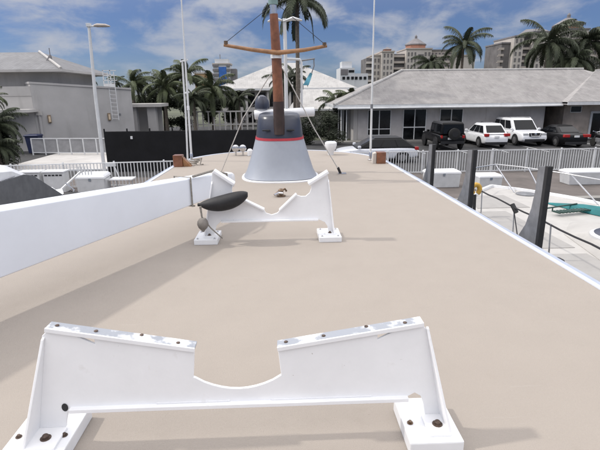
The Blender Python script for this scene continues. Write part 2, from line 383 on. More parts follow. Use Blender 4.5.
# ------------------------------------------------------------------ near cradle (U notch)
def bolt(mb_, c, r, h=0.012, n=6):
    mb_.lathe([(r * 1.7, 0), (r * 1.7, 0.003), (r, 0.0031), (r, h), (r * 0.8, h + 0.003)], c, 12)
    return mb_
cr = thing('boat_cradle', 'white metal boat cradle with round U notch nearest the camera', 'boat cradle', (-0.17, 1.56, D), 'boat cradles on the roof deck')
yf, th = 1.56, 0.012
def ztopL(x): return lerp(3.083, 2.985, (x + 0.86) / 0.52)
def ztopR(x): return lerp(2.978, 3.062, (x + 0.03) / 0.54)
out_ = [(-0.965, 2.665), (-0.885, 3.06), (-0.86, ztopL(-0.86)), (-0.79, ztopL(-0.79)), (-0.70, ztopL(-0.70) - 0.034), (-0.70, ztopL(-0.70)), (-0.34, 2.985), (-0.352, 2.868)]
for i in range(11):
    t = i / 10; x = lerp(-0.345, -0.02, t); out_.append((x, 2.866 - 0.054 * math.sin(math.pi * t) ** 0.8))
out_ += [(-0.03, 2.978), (0.345, ztopR(0.345)), (0.345, ztopR(0.345) - 0.032), (0.43, ztopR(0.43)), (0.51, 3.062), (0.535, 3.035), (0.615, 2.665), (0.545, 2.665), (0.538, 2.715), (0.525, 2.752), (0.50, 2.768), (0.472, 2.752), (-0.825, 2.752), (-0.838, 2.735), (-0.848, 2.70), (-0.855, 2.665)]
part(MB().prism([(x, yf, z) for x, z in out_], (0, th, 0)), 'plate', 'white_metal', cr, bevel=0.0015, seg=1)
for (a, b) in (((-0.868, 3.089), (-0.338, 2.989)), ((-0.032, 2.983), (0.516, 3.068))):
    part(MB().obox((a[0], yf + 0.022, a[1]), (b[0], yf + 0.022, b[1]), (0, 0, 1), 0.050, 0.010), 'top_flange', 'worn', cr, bevel=0.002)
    part(MB().obox((a[0], yf - 0.007, a[1] - 0.002), (b[0], yf - 0.007, b[1] - 0.002), (0, 0, 1), 0.007, 0.017), 'flange_lip', 'white_metal', cr, bevel=0.002)
    for k, (t, dy) in enumerate(((0.06, 0.022), (0.32, 0.020), (0.62, 0.036), (0.88, 0.016))):
        part(MB().lathe([(0.0075, 0), (0.0075, 0.003), (0.004, 0.0045)], (lerp(a[0], b[0], t), yf + dy, lerp(a[1], b[1], t) + 0.005), 10), 'rivet', 'rust', cr)
for sx, (xt, xb) in ((1, (-0.885, -0.965)), (-1, (0.535, 0.615))):
    q = [(xt, yf, 3.055), (xt, yf - 0.012, 3.05), (xb, yf - 0.115, 2.665), (xb, yf, 2.665)]
    part(MB().prism(q, (sx * 0.010, 0, 0)), 'side_flange', 'white_metal', cr, bevel=0.0015, seg=1)
    x0, x1 = (xb, xb + 0.115) if sx > 0 else (xb - 0.085, xb)
    part(MB().box(x0, x1, yf - 0.115, yf, 2.657, 2.668), 'foot', 'white_metal', cr, bevel=0.002)
    part(bolt(MB(), ((x0 + x1) / 2 + 0.004, yf - 0.060, 2.668), 0.0115), 'anchor_bolt', 'rust', cr)
part(MB().box(-0.825, 0.472, yf - 0.022, yf + 0.001, 2.742, 2.757).box(-0.50, -0.22, yf - 0.0025, yf, 2.7575, 2.764).box(-0.06, 0.33, yf - 0.0025, yf, 2.7575, 2.764), 'bottom_flange', 'white_metal', cr, bevel=0.003)
part(MB().rings([[(-0.846 + 0.012 * math.cos(a), yf - dy, 2.756 + 0.017 * math.sin(a)) for a in [j * math.pi / 8 for j in range(16)]] for dy in (0.001, 0.0025)]), 'drain_hole_shade', 'grille_black', cr)  # black disc laid on the plate for the shade inside the hole
for (x0, x1, y0, y1) in ((-1.045, -0.815, 1.415, 1.70), (0.450, 0.652, 1.415, 1.68)):
    pd = part(MB().box(x0, x1, y0, y1, D, 2.657), 'pad', 'white', cr, bevel=0.006)
    xs = (x0 + 0.028, x1 - 0.032)
    for x in xs:
        part(bolt(MB(), (x, 1.525, 2.657), 0.007, 0.008), 'bolt', 'rust' if x0 < 0 else 'bronze', pd).location = (0, 0, 0)

# ------------------------------------------------------------------ far cradle (V notch)
yf = 4.14
PADZ = 2.648
def fX(x): return x * 1.035
def fZ(z): return max(PADZ + 0.001, 3.9 - (3.9 - z) * 1.035)
cf = thing('boat_cradle', 'smaller white boat cradle with V notch and black fender hung on its left horn', 'boat cradle', (-0.13, 4.14, D), 'boat cradles on the roof deck')
o2 = [(-0.70, 2.655), (-0.612, 3.17), (-0.60, 3.255), (-0.56, 3.262), (-0.43, 3.155), (-0.44, 3.09), (-0.42, 3.035), (-0.36, 3.015), (-0.165, 2.912), (-0.15, 2.885), (-0.10, 2.868), (-0.05, 2.885), (-0.03, 2.905),
      (0.115, 3.045), (0.16, 3.03), (0.20, 3.03), (0.235, 3.06), (0.25, 3.10), (0.245, 3.145), (0.385, 3.235), (0.405, 3.16), (0.455, 2.655), (0.40, 2.655), (0.395, 2.75), (0.37, 2.79), (0.315, 2.815), (-0.55, 2.815), (-0.59, 2.78), (-0.615, 2.655)]
part(MB().prism([(fX(x), yf, fZ(z)) for x, z in o2], (0, 0.014, 0)), 'plate', 'white_metal', cf, bevel=0.002, seg=1)
for (a, b) in (((-0.585, 3.268), (-0.415, 3.150)), ((0.225, 3.140), (0.395, 3.245))):
    part(MB().obox((fX(a[0]), yf, fZ(a[1])), (fX(b[0]), yf, fZ(b[1])), (0, 0, 1), 0.10, 0.026), 'horn_pad', 'white_metal', cf, bevel=0.006)
for (a, b) in (((-0.37, 3.025), (-0.165, 2.918)), ((-0.03, 2.91), (0.12, 3.052))):
    part(MB().obox((fX(a[0]), yf, fZ(a[1])), (fX(b[0]), yf, fZ(b[1])), (0, 0, 1), 0.07, 0.016), 'notch_flange', 'white_metal', cf, bevel=0.004)
part(MB().box(fX(-0.545), fX(0.31), yf - 0.03, yf, 2.772, 2.787), 'bottom_flange', 'white_metal', cf, bevel=0.003)
for sx, (xt, xb) in ((1, (-0.612, -0.70)), (-1, (0.405, 0.455))):
    xt, xb = fX(xt), fX(xb)
    part(MB().prism([(xt, yf, 3.15), (xt, yf - 0.02, 3.13), (xb, yf - 0.07, 2.655), (xb, yf, 2.655)], (sx * 0.012, 0, 0)), 'side_flange', 'white_metal', cf, bevel=0.002, seg=1)
    x0, x1 = (xb, xb + 0.10) if sx > 0 else (xb - 0.09, xb)
    part(MB().box(x0, x1, yf - 0.075, yf, 2.6485, 2.660), 'foot', 'white_metal', cf)
    part(bolt(MB(), ((x0 + x1) / 2, yf - 0.038, 2.660), 0.010), 'anchor_bolt', 'rust', cf)
for (x0, x1) in ((-0.80, -0.59), (0.32, 0.525)):
    pd = part(MB().box(x0, x1, 4.00, 4.30, D, 2.648), 'pad', 'white', cf, bevel=0.006)
    for (x, y) in ((x0 + 0.03, 4.03), (x1 - 0.03, 4.03), (x0 + 0.03, 4.25), (x1 - 0.03, 4.25)):
        part(bolt(MB(), (x, y, 2.648), 0.0065, 0.008), 'bolt', 'steel', pd).location = (0, 0, 0)

# ------------------------------------------------------------------ davit boom
bo = thing('davit_boom', 'long white tapering crane boom lying across the left deck edge', 'boom', (-2.15, 1.7, D))
A = Vector((-2.213, 1.70, 0)); B = Vector((-0.535, 5.04, 0))
def boom_z(y): return 2.84 + (y - 2.72) * 0.0234, 3.25 - (y - 2.72) * 0.068
dr = (B - A).normalized(); nm = Vector((dr.y, -dr.x, 0))
rg = []
for t in [i / 12 for i in range(13)]:
    p = A.lerp(B, t); y = p.y
    zb, zt = boom_z(y); wd = 0.19 - 0.03 * t
    if t > 0.97: zb += 0.02; zt -= 0.02; wd -= 0.03
    rg.append([tuple(p + nm * sx * wd / 2 + Vector((0, 0, z))) for sx, z in ((0, zb), (0, zt), (-2, zt), (-2, zb))])
part(MB().rings(rg), 'boom', 'boom_white', bo, smooth=True, bevel=0.018, seg=3)
part(MB().rings([[tuple(B - nm * 0.075 + dr * dd + nm * math.copysign(abs(math.cos(a)) ** 0.5, math.cos(a)) * 0.080 * k + Vector((0, 0, 2.993 + math.copysign(abs(math.sin(a)) ** 0.5, math.sin(a)) * 0.085 * k))) for a in [2 * math.pi * j / 24 for j in range(24)]] for dd, k in ((-0.03, 1.0), (0.02, 1.0), (0.05, 0.85), (0.065, 0.5))]), 'end_cap', 'white', bo, smooth=True)
part(MB().lathe([(0.17, D), (0.17, D + 0.04), (0.11, D + 0.06), (0.11, 2.83), (0.05, 2.835)], (-2.02, 1.92, 0), 20), 'pedestal', 'white', bo, smooth=True)

# lashing rope round boom, with the hanging weight, and the fender
ro = thing('lashing_rope', 'thin grey rope looped round the boom end and tied down to the cradle foot', 'rope', (-0.80, 4.3, D))
pc = A.lerp(B, 0.80)
def ringpt(t, k, ex=0.012):
    p = A.lerp(B, t); y = p.y; zb, zt = boom_z(y); zb -= ex; zt += ex; wd = 0.19 - 0.03 * t
    return [p + nm * ex + Vector((0, 0, zb)), p + nm * ex + Vector((0, 0, zt)), p - nm * (wd + ex) + Vector((0, 0, zt)), p - nm * (wd + ex) + Vector((0, 0, zb))][k]
loop = [ringpt(0.80, 0), ringpt(0.80, 1), ringpt(0.80, 2), ringpt(0.80, 3), ringpt(0.81, 0)]
part(MB().tube(loop, 0.008, 6), 'turn', 'rope', ro, smooth=True)
arc = [ringpt(0.81, 1) + Vector((0, 0, 0.004)) + dr * 0.0, ringpt(0.86, 1) + Vector((0, 0, 0.02)), ringpt(0.92, 1) - nm * 0.06 + Vector((0, 0, 0.02)), ringpt(0.955, 1) + nm * 0.02 + Vector((0, 0, -0.02)), ringpt(0.96, 0) + nm * 0.02]
part(MB().tube(arc, 0.012, 6), 'turn', 'rope', ro, smooth=True)
part(MB().tube([(-0.715, 3.99, 2.96), (-0.71, 3.99, 2.86), (-0.64, 3.99, 2.76), (-0.575, 4.0, 2.69), (-0.55, 4.03, 2.652)], 0.006, 6), 'tail', 'rope', ro, smooth=True)
part(MB().tube([(-0.725, 3.99, 2.955), (-0.712, 3.985, 2.85)], 0.005, 6), 'tail', 'rope', ro, smooth=True)
tag(MB().lathe([(0.006, 0.105), (0.03, 0.10), (0.045, 0.075), (0.05, 0.05), (0.04, 0.02), (0.018, -0.005), (0.008, -0.02)], (-0.705, 3.975, 2.752), 16).build('rope_weight', 'lead', smooth=True), 'small grey teardrop weight hanging on a string left of the V notch cradle', 'weight')
# fender: black crescent sleeve draped in front of the horn
rg = []
for i in range(25):
    t = i / 24; x = lerp(-0.750, -0.308, t); k = max(0.10, 1 - abs(2 * t - 1.05) ** 2.2) ** 0.62
    zc_ = 2.962 + 0.085 * t - 0.022 * math.sin(math.pi * t)
    rg.append([(x, 4.045 + math.cos(a) * 0.075 * k, zc_ + math.sin(a) * (0.062 if math.sin(a) > 0 else 0.080) * k * (0.85 + 0.35 * t)) for a in [2 * math.pi * j / 16 for j in range(16)]])
tag(MB().rings(rg).build('fender', 'black', smooth=True, angle=60), 'black rubber crescent fender draped over the horn of the V notch cradle', 'fender')

# cleat on the deck
cl_ = thing('deck_fitting', 'small bronze deck fitting with shackle in front of the mast fairing', 'deck fitting', (-0.02, 6.0, D))
part(MB().lathe([(0.06, 0), (0.06, 0.012), (0.03, 0.02), (0.03, 0.07), (0.045, 0.08), (0.02, 0.10)], (-0.02, 6.0, D), 14), 'base', 'bronze', cl_, smooth=True)
part(MB().tube([(-0.11, 5.98, D + 0.02), (-0.07, 6.0, D + 0.05), (-0.02, 6.02, D + 0.07), (0.03, 6.02, D + 0.095), (0.05, 6.03, D + 0.06)], 0.014, 8), 'shackle', 'bronze', cl_, smooth=True)
part(MB().tube([(-0.10, 5.95, D + 0.03), (-0.05, 5.93, D + 0.06), (0.0, 5.95, D + 0.05)], 0.016, 8), 'pin', 'steel', cl_, smooth=True)

# ------------------------------------------------------------------ mast fairing + mast
FX, FY = -0.03, 7.55
def oval(cx_, cy_, z, a, b, n=40, p=2.6, tilt=0.0):
    pts = []
    for j in range(n):
        an = 2 * math.pi * j / n; c_, s_ = math.cos(an), math.sin(an)
        x = math.copysign(abs(c_) ** (2 / p), c_) * a; y = math.copysign(abs(s_) ** (2 / p), s_) * b
        pts.append((cx_ + x, cy_ + y, z + tilt * y))
    return pts
fa = thing('mast_fairing', 'pale blue tapered mast fairing with navy top and red stripe', 'mast fairing', (FX, FY, D))
part(MB().rings([oval(FX, FY, D + z, a, b) for z, a, b in ((0.0, 0.62, 0.64), (0.015, 0.62, 0.64), (0.022, 0.60, 0.62))]), 'base_flange', 'white', fa, smooth=True)
part(MB().rings([oval(FX, FY - dy, D + z, a, b, tilt=tl) for z, a, b, dy, tl in ((0.03, 0.585, 0.60, 0, 0), (0.12, 0.535, 0.55, 0, 0), (0.30, 0.475, 0.50, 0.0, 0.0), (0.50, 0.415, 0.455, 0.0, 0.02), (0.618, 0.382, 0.43, 0.0, 0.03))]), 'body', 'fairing', fa, smooth=True)
part(MB().rings([oval(FX, FY, D + z, a, b, tilt=0.03) for z, a, b in ((0.618, 0.386, 0.434), (0.655, 0.377, 0.427))]), 'red_stripe', 'red', fa, smooth=True)
part(MB().rings([oval(FX, FY + dy, D + z, a, b, tilt=tl) for z, a, b, dy, tl in ((0.655, 0.372, 0.42, 0, 0.03), (0.80, 0.356, 0.40, 0.0, 0.05), (0.93, 0.332, 0.37, 0.01, 0.06), (0.985, 0.312, 0.345, 0.015, 0.05), (1.0, 0.27, 0.30, 0.02, 0.05))]), 'top_cap', 'navy', fa, smooth=True, angle=50)
for x in (FX - 0.20, FX + 0.17):
    part(MB().box(x - 0.055, x + 0.055, FY - 0.435, FY - 0.385, D + 0.755, D + 0.775), 'vent_slot', 'grille_black', fa, bevel=0.006)
# mast
MX, MY = -0.03, 7.18
ms = thing('mast', 'varnished wooden mast with cross spar rising from the fairing', 'mast', (MX, MY, D))
part(MB().tube([(MX, MY, 3.30), (MX - 0.005, MY, 3.78)], [0.085, 0.082], 16), 'sleeve', 'dark_wood', ms, smooth=True)
part(MB().tube([(MX - 0.004, MY + 0.02, 3.78), (MX - 0.02, MY + 0.02, 4.4), (MX - 0.045, MY, 4.98)], [0.078, 0.072, 0.060], 16), 'pole', 'wood', ms, smooth=True)
part(MB().tube([(MX - 0.045, MY, 4.98), (MX - 0.05, MY, 5.10)], [0.052, 0.05], 14), 'metal_band', 'steel', ms, smooth=True)
part(MB().tube([(MX - 0.05, MY, 5.10), (MX - 0.05, MY, 5.60)], [0.070, 0.06], 14), 'topmast', 'dark_green_top', ms, smooth=True)
part(MB().lathe([(0.085, 4.385), (0.085, 4.435)], (MX - 0.02, MY, 0), 18), 'spar_collar', 'white', ms, smooth=True)
part(MB().tube([(-0.79, MY - 0.08, 4.565), (-0.40, MY - 0.09, 4.50), (MX, MY - 0.09, 4.455)], [0.022, 0.028, 0.034], 10), 'cross_spar', 'spar', ms, smooth=True)
part(MB().tube([(0.675, MY - 0.08, 4.545), (0.35, MY - 0.09, 4.49), (MX, MY - 0.09, 4.455)], [0.022, 0.028, 0.034], 10), 'cross_spar', 'spar', ms, smooth=True)
for x, z in ((-0.76, 4.60), (0.64, 4.57)):
    part(MB().tube([(x, MY - 0.08, z - 0.03), (x, MY - 0.08, z + 0.02)], 0.028, 8), 'spar_tip_band', 'bronze', ms, smooth=True)
part(MB().tube([(-0.76, MY - 0.08, 4.60), (-0.06, MY, 5.12)], 0.004, 5), 'topping_lift', 'dark_rope', ms)
part(MB().tube([(0.64, MY - 0.08, 4.57), (-0.04, MY, 5.12)], 0.004, 5), 'topping_lift', 'dark_rope', ms)
part(MB().tube([(-0.09, MY, 4.24), (-0.6, 7.6, 3.53), (-1.05, 8.05, D + 0.01)], 0.0085, 7), 'stay', 'white_rope', ms, smooth=True)
part(MB().tube([(0.04, MY, 4.24), (0.52, 7.45, 3.35), (0.96, 7.66, D + 0.03)], 0.0085, 7), 'stay', 'white_rope', ms, smooth=True)
part(MB().tube([(0.92, 7.64, D + 0.11), (0.965, 7.665, D + 0.01)], 0.022, 8), 'turnbuckle', 'dark_rope', ms, smooth=True)
part(MB().box(0.93, 1.06, 7.62, 7.72, D, D + 0.012), 'stay_plate', 'steel', ms)
# thin white pipe frame behind mast with pennant
pf = thing('pipe_frame', 'thin white pipe goalpost standing just behind the wooden mast', 'pipe frame', (0.08, 7.9, D))
part(MB().tube([(0.09, 7.95, D + 0.96), (0.09, 7.95, 4.60), (0.085, 7.95, 5.03)], 0.030, 10), 'upright', 'fence_white', pf, smooth=True)
part(MB().tube([(0.345, 7.95, D + 0.96), (0.345, 7.95, 4.38), (0.32, 7.95, 4.42), (0.09, 7.95, 4.43)], 0.020, 10), 'upright', 'fence_white', pf, smooth=True)
part(MB().tube([(0.345, 7.95, 4.40), (0.56, 7.95, 4.43)], 0.012, 8), 'side_arm', 'galv', pf, smooth=True)
for (x0, x1) in ((-0.18, 0.05), (0.06, 0.36)):
    part(MB().rings([[(x0, 7.95 + math.cos(a) * 0.05, 4.985 + math.sin(a) * 0.012) for a in [j * math.pi / 5 for j in range(10)]], [((x0 + x1) / 2, 7.95 + math.cos(a) * 0.07, 5.03 + math.sin(a) * 0.03) for a in [j * math.pi / 5 for j in range(10)]], [(x1, 7.95 + math.cos(a) * 0.05, 5.0 + math.sin(a) * 0.012) for a in [j * math.pi / 5 for j in range(10)]]]), 'light_arm', 'fence_white', pf, smooth=True)
part(MB().box(0.10, 0.52, 7.90, 8.0, D + 0.965, D + 1.0).box(-0.05, 0.11, 7.90, 8.0, D + 0.965, D + 1.0), 'foot_rail', 'white', pf)
fl = MB()
for i in range(7):
    t = i / 6
    fl.v += [(lerp(0.485, 0.365, t) , 7.95 + 0.02 * math.sin(t * 5), lerp(4.22, 4.02, t)), (lerp(0.525, 0.46, t), 7.95 + 0.02 * math.sin(t * 5 + 1), lerp(4.20, 4.02, t))]
fl.f += [(2 * i, 2 * i + 1, 2 * i + 3, 2 * i + 2) for i in range(6)]
tag(fl.build('pennant', 'flag', smooth=True), 'small teal pennant hanging from the pipe frame beside the mast', 'flag')
tag(MB().tube([(0.545, 7.95, 4.43), (0.55, 7.95, 4.32), (0.51, 7.95, 4.21)], 0.010, 6).build('flag_halyard', 'galv'), 'short grey halyard above the teal pennant', 'halyard')
# loud hailer bar + dome
lh = thing('loud_hailer', 'white horizontal tube across the back of the navy fairing top', 'loudspeaker', (0.0, 7.9, D + 0.9))
part(MB().tube([(-0.44, 7.95, 3.56), (0.55, 7.95, 3.60)], 0.075, 16), 'tube', 'white', lh, smooth=True, bevel=0.01)
part(MB().lathe([(0.055, 0), (0.055, 0.006)], (0.551, 7.95, 3.60), 16, 'X'), 'end_disc', 'trim', lh)
dm = thing('compass_dome', 'small navy pointed dome at the left of the fairing top', 'dome', (-0.30, 7.9, D + 0.9))
part(MB().lathe([(0.12, 3.655), (0.125, 3.70), (0.11, 3.78), (0.07, 3.85), (0.02, 3.875)], (-0.31, 8.0, 0), 18), 'cover', 'navy', dm, smooth=True)
part(MB().lathe([(0.09, 3.60), (0.09, 3.655)], (-0.31, 8.0, 0), 18), 'stand', 'white', dm, smooth=True)
# searchlights
for gi, (x, lab) in enumerate(((-1.0, 'round chrome searchlight leftmost of the pair at the bow edge'), (-0.845, 'round chrome searchlight nearest the fairing of the pair at the bow edge'))):
    sl_ = thing('searchlight', lab, 'searchlight', (x, 10.2, D), 'searchlights at the bow edge')
    part(MB().tube([(x, 10.25, D), (x, 10.25, D + 0.12)], 0.02, 8), 'stem', 'steel', sl_, smooth=True)
    part(MB().lathe([(0.035, 0.16), (0.07, 0.10), (0.078, 0.03), (0.078, 0.0), (0.06, -0.012), (0.02, -0.02)], (x, 10.22, D + 0.16), 18, 'Y'), 'housing', 'steel', sl_, smooth=True)
lt = thing('deck_light', 'small white deck light close to the left side of the fairing', 'light', (-0.70, 10.2, D))
part(MB().lathe([(0.05, 0), (0.06, 0.03), (0.06, 0.12), (0.03, 0.15)], (-0.69, 10.2, D), 14), 'housing', 'white', lt, smooth=True)
part(MB().lathe([(0.07, 0.0), (0.07, 0.012)], (-0.69, 10.2, D - 0.002), 14), 'base', 'steel', lt)
hc = thing('ventilator_cowl', 'white cup shaped ventilator right of the fairing at the bow edge', 'ventilator', (1.07, 10.1, D))
part(MB().lathe([(0.06, -0.02), (0.065, 0.06), (0.10, 0.12), (0.13, 0.20), (0.13, 0.26), (0.10, 0.285)], (1.06, 10.15, D), 18), 'cowl', 'white', hc, smooth=True)
part(MB().lathe([(0.09, 0.285), (0.09, 0.29)], (1.06, 10.15, D), 18), 'cap', 'trim', hc)

# antennas with wooden blocks
for (x, y, lean, lab, lab2, bx) in ((-1.81, 9.45, 0.03, 'tall white whip antenna at the left front of the deck', 'brown wooden block beside the left whip antenna', -1.93),
                                    (1.75, 9.2, -0.02, 'tall white whip antenna at the right front of the deck', 'brown wooden block beside the right whip antenna', 1.87)):
    an = thing('antenna', lab, 'antenna', (x, y, D), 'whip antennas on the deck')
    part(MB().tube([(x, y, D + 0.05), (x + lean * 0.4, y, 4.1), (x + lean, y, 6.2)], [0.022, 0.018, 0.010], 10), 'whip', 'fence_white', an, smooth=True)
    part(MB().lathe([(0.05, 0), (0.05, 0.02), (0.03, 0.03), (0.03, 0.16), (0.025, 0.17)], (x, y, D), 14), 'base', 'steel', an, smooth=True)
    part(MB().lathe([(0.025, 0), (0.025, 0.08)], (x + lean * 0.25, y, 3.6), 12), 'ferrule', 'galv' if x > 0 else 'white', an, smooth=True)
    if x < 0:
        part(MB().tube([(x - 0.10, y + 0.1, D), (x - 0.07, y + 0.1, 3.5), (x - 0.05, y + 0.05, 4.52)], 0.018, 10), 'support_pole', 'fence_white', an, smooth=True)
        part(MB().obox((x - 0.09, y + 0.06, 4.50), (x + 0.06, y, 4.53), (0, 0, 1), 0.03, 0.03), 'clamp', 'fence_white', an)
        part(MB().obox((x - 0.06, y + 0.08, 3.92), (x + 0.04, y, 3.94), (0, 0, 1), 0.03, 0.03), 'clamp', 'fence_white', an)
    wb = thing('wooden_block', lab2, 'wooden block', (bx, 8.85, D), 'wooden chocks on the deck')
    part(MB().box(bx - 0.085, bx + 0.085, 8.72, 8.90, D, D + 0.215), 'block', 'wood', wb, bevel=0.008)
    sx = 1 if x < 0 else -1
    part(MB().prism([(bx + sx * 0.09, 8.75, D), (bx + sx * 0.24, 8.75, D), (bx + sx * 0.09, 8.75, D + 0.17)] if x < 0 else [(bx - 0.09, 8.75, D), (bx - 0.16, 8.75, D), (bx - 0.15, 8.75, D + 0.19), (bx - 0.09, 8.75, D + 0.205)], (0, 0.14, 0)), 'wedge', 'spar' if x < 0 else 'condo', wb, bevel=0.004)
cb = thing('coiled_line', 'small tangle of tan line beside the left wooden block', 'rope', (-1.74, 8.9, D))
pts = [(-1.72 + 0.09 * math.cos(i * 0.7) + 0.004 * i, 8.95 + 0.06 * math.sin(i * 0.7), D + 0.02 + 0.004 * i) for i in range(28)]
part(MB().tube(pts, 0.011, 6), 'coil', 'rope', cb, smooth=True)
part(MB().tube([pts[-1], (-1.55, 8.9, D + 0.02), (-1.50, 8.95, D + 0.012)], 0.011, 6), 'tail', 'rope', cb, smooth=True)

# guide posts beside the hull
for (y0, y1, zt, lab) in ((4.13, 4.275, 3.235, 'grey and black guide post nearest the camera beyond the right deck edge'),
                          (5.80, 5.98, 3.19, 'grey and black guide post in the middle of the three at the right deck edge'),
                          (7.40, 7.60, 3.09, 'grey and black guide post farthest along the right deck edge by the fence')):
    gp = thing('guide_post', lab, 'post', (2.45, y0, -1.25), 'guide posts along the right deck edge')
    pr_ = [(y0 + 0.02, -2.0), (y0 + 0.02, zt), (y1, zt - 0.02), (y1, 2.98), (y1 + 0.03, 2.80), (y1 + 0.10, 2.62), (y1 + 0.22, 2.46), (y1 + 0.40, 2.30), (y1 + 0.40, 1.9), (y1, 1.5), (y1, -2.0)]
    part(MB().prism([(2.40, y, z) for y, z in pr_], (0.04, 0, 0)), 'web', 'galv', gp, bevel=0.006)
    part(MB().box(2.395, 2.445, y0 - 0.03, y0 + 0.02, -2.0, zt + 0.004), 'rubber_strip', 'black', gp, bevel=0.006)

# ================================================================== BOAT ON THE RIGHT
BX, ZD = 5.72, 1.35
rb = thing('motorboat', 'white motorboat with open foredeck moored on the right', 'boat', (BX, 6, -1.25))
def rb_half(t): return 1.74 * max(0.0, 1 - max(0, (t - 0.78) / 0.22) ** 2.2) + 0.03
def rb_ring(z, k, bow, inset=0):
    L_, R_ = [], []
    for i in range(33):
        t = i / 32; y = lerp(-4, bow, t); h = max(0.01, rb_half(t) * k - inset)
        L_.append((BX - h, y, z)); R_.append((BX + h, y, z))
    return R_ + L_[::-1]
part(MB().rings([rb_ring(-1.6, 0.74, 10.9), rb_ring(-0.6, 0.90, 11.8), rb_ring(0.7, 0.985, 12.3), rb_ring(ZD - 0.02, 1.0, 12.5)]), 'hull', 'boat_deck', rb, smooth=True)
part(MB().rings([rb_ring(ZD - 0.45, 0.992, 12.44), rb_ring(ZD - 0.40, 1.004, 12.52), rb_ring(ZD - 0.36, 0.996, 12.46)], cap=False), 'rub_rail', 'stucco_light', rb, smooth=True)
part(MB().rings([rb_ring(ZD - 0.018, 0.985, 12.42), rb_ring(ZD + 0.02, 0.98, 12.38)]), 'deck', 'boat_deck', rb)
sr = MB(); outer = rb_ring(ZD + 0.02, 0.985, 12.40); inner = rb_ring(ZD + 0.02, 0.955, 12.30)
sr.rings([[p, (p[0], p[1], ZD + 0.085), (q[0], q[1], ZD + 0.085), q] for p, q in zip(outer, inner)])
part(sr, 'toe_rail', 'white', rb, smooth=True)
for (x0, x1, y0, y1) in ((4.35, 5.55, 10.0, 11.3), (4.25, 4.85, 7.2, 9.7), (4.25, 4.85, 4.4, 6.9)):
    part(MB().prism([(x0, y0, ZD + 0.022), (x1, y0, ZD + 0.022), (x1, y1, ZD + 0.022), (x0 + (0.35 if y1 > 11 else 0), y1, ZD + 0.022)], (0, 0, 0.006)), 'nonskid_panel', 'nonskid_grey', rb)
def cr_(p, z): return [(BX + x, y, z) for x, y in p]
part(MB().rings([cr_([(-0.95, -3), (-0.95, 6.2), (-0.62, 8.0), (0, 8.8), (0.62, 8.0), (0.95, 6.2), (0.95, -3)], ZD + 0.01), cr_([(-0.82, -3), (-0.82, 6.0), (-0.52, 7.5), (0, 8.1), (0.52, 7.5), (0.82, 6.0), (0.82, -3)], ZD + 0.20)]), 'coachroof', 'boat_deck', rb, smooth=True, bevel=0.05, seg=3)
part(MB().rings([[(BX - 0.02 + 0.58 * math.cos(a) * k, 7.15 + 0.52 * math.sin(a) * k, ZD + z - 0.04) for a in [2 * math.pi * j / 28 for j in range(28)]] for k, z in ((1.0, 0.18), (1.0, 0.262), (0.9, 0.285))]), 'window_frame', 'box_white', rb, smooth=True)
part(MB().rings([[(BX - 0.02 + 0.52 * math.cos(a) * k, 7.15 + 0.46 * math.sin(a) * k, ZD + z - 0.04) for a in [2 * math.pi * j / 28 for j in range(28)]] for k, z in ((1.0, 0.286), (0.9, 0.30), (0.5, 0.31))]), 'deck_window', 'navy', rb, smooth=True)
part(MB().lathe([(0.24, ZD + 0.02), (0.24, ZD + 0.045), (0.20, ZD + 0.055)], (6.15, 11.35, 0), 24), 'deck_hatch', 'galv', rb, smooth=True)
part(MB().tube([(5.68, 9.58, ZD + 0.10), (6.50, 9.82, ZD + 0.13)], 0.018, 8).tube([(5.85, 9.63, ZD + 0.02), (5.85, 9.63, ZD + 0.11)], 0.014, 6).tube([(6.36, 9.78, ZD + 0.02), (6.36, 9.78, ZD + 0.13)], 0.014, 6), 'grab_rail', 'dkgreen', rb, smooth=True)
for i in range(14):
    o = MB().obox((5.74 + i * 0.085, 9.16 + i * 0.02, ZD + 0.10), (5.70 + i * 0.085, 9.34 + i * 0.02, ZD + 0.10), (0, 0, 1), 0.05, 0.03)
    part(o, 'grating_slat', 'dkgreen', rb)
tp = MB()
tp.rings([[(6.08, 10.35, ZD + 0.03), (6.14, 10.30, ZD + 0.03), (6.14, 10.32, ZD + 0.05), (6.10, 10.34, ZD + 0.05)], [(6.28, 9.72, ZD + 0.03), (6.74, 9.86, ZD + 0.03), (6.68, 9.86, ZD + 0.11), (6.34, 9.74, ZD + 0.11)], [(6.72, 8.75, ZD + 0.03), (7.30, 8.95, ZD + 0.03), (7.22, 8.95, ZD + 0.16), (6.80, 8.75, ZD + 0.16)]])
tag(tp.build('canvas_cover', 'teal', smooth=True, bevel=0.02), 'teal canvas cover lying on the foredeck of the right motorboat', 'cover')
def rail_x(y): t = (y + 4) / 16.4; return BX - rb_half(t) + 0.10
ys = [2.2, 3.9, 5.35, 6.65, 7.8, 9.2]
for y in ys:
    x = rail_x(y)
    part(MB().tube([(x + 0.02, y - 0.03, ZD), (x, y, ZD + 0.60)], 0.014, 8), 'stanchion', 'steel', rb, smooth=True)
part(MB().tube([(rail_x(y), y, ZD + 0.60 - 0.02 * math.sin((y % 1.4) / 1.4 * math.pi)) for y in [1.5 + i * 0.35 for i in range(23)]], 0.015, 8), 'lifeline', 'dark_rope', rb, smooth=True)
part(MB().tube([(rail_x(7.8) + 0.02, 7.75, ZD + 0.50), (rail_x(7.8) - 0.02, 7.85, ZD + 0.63)], 0.04, 8), 'line_clip', 'black', rb, smooth=True)
part(MB().tube([(rail_x(7.8), 7.8, ZD + 0.52), (rail_x(7.3) - 0.10, 7.3, ZD + 0.02)], 0.010, 6), 'brace_line', 'dark_rope', rb)
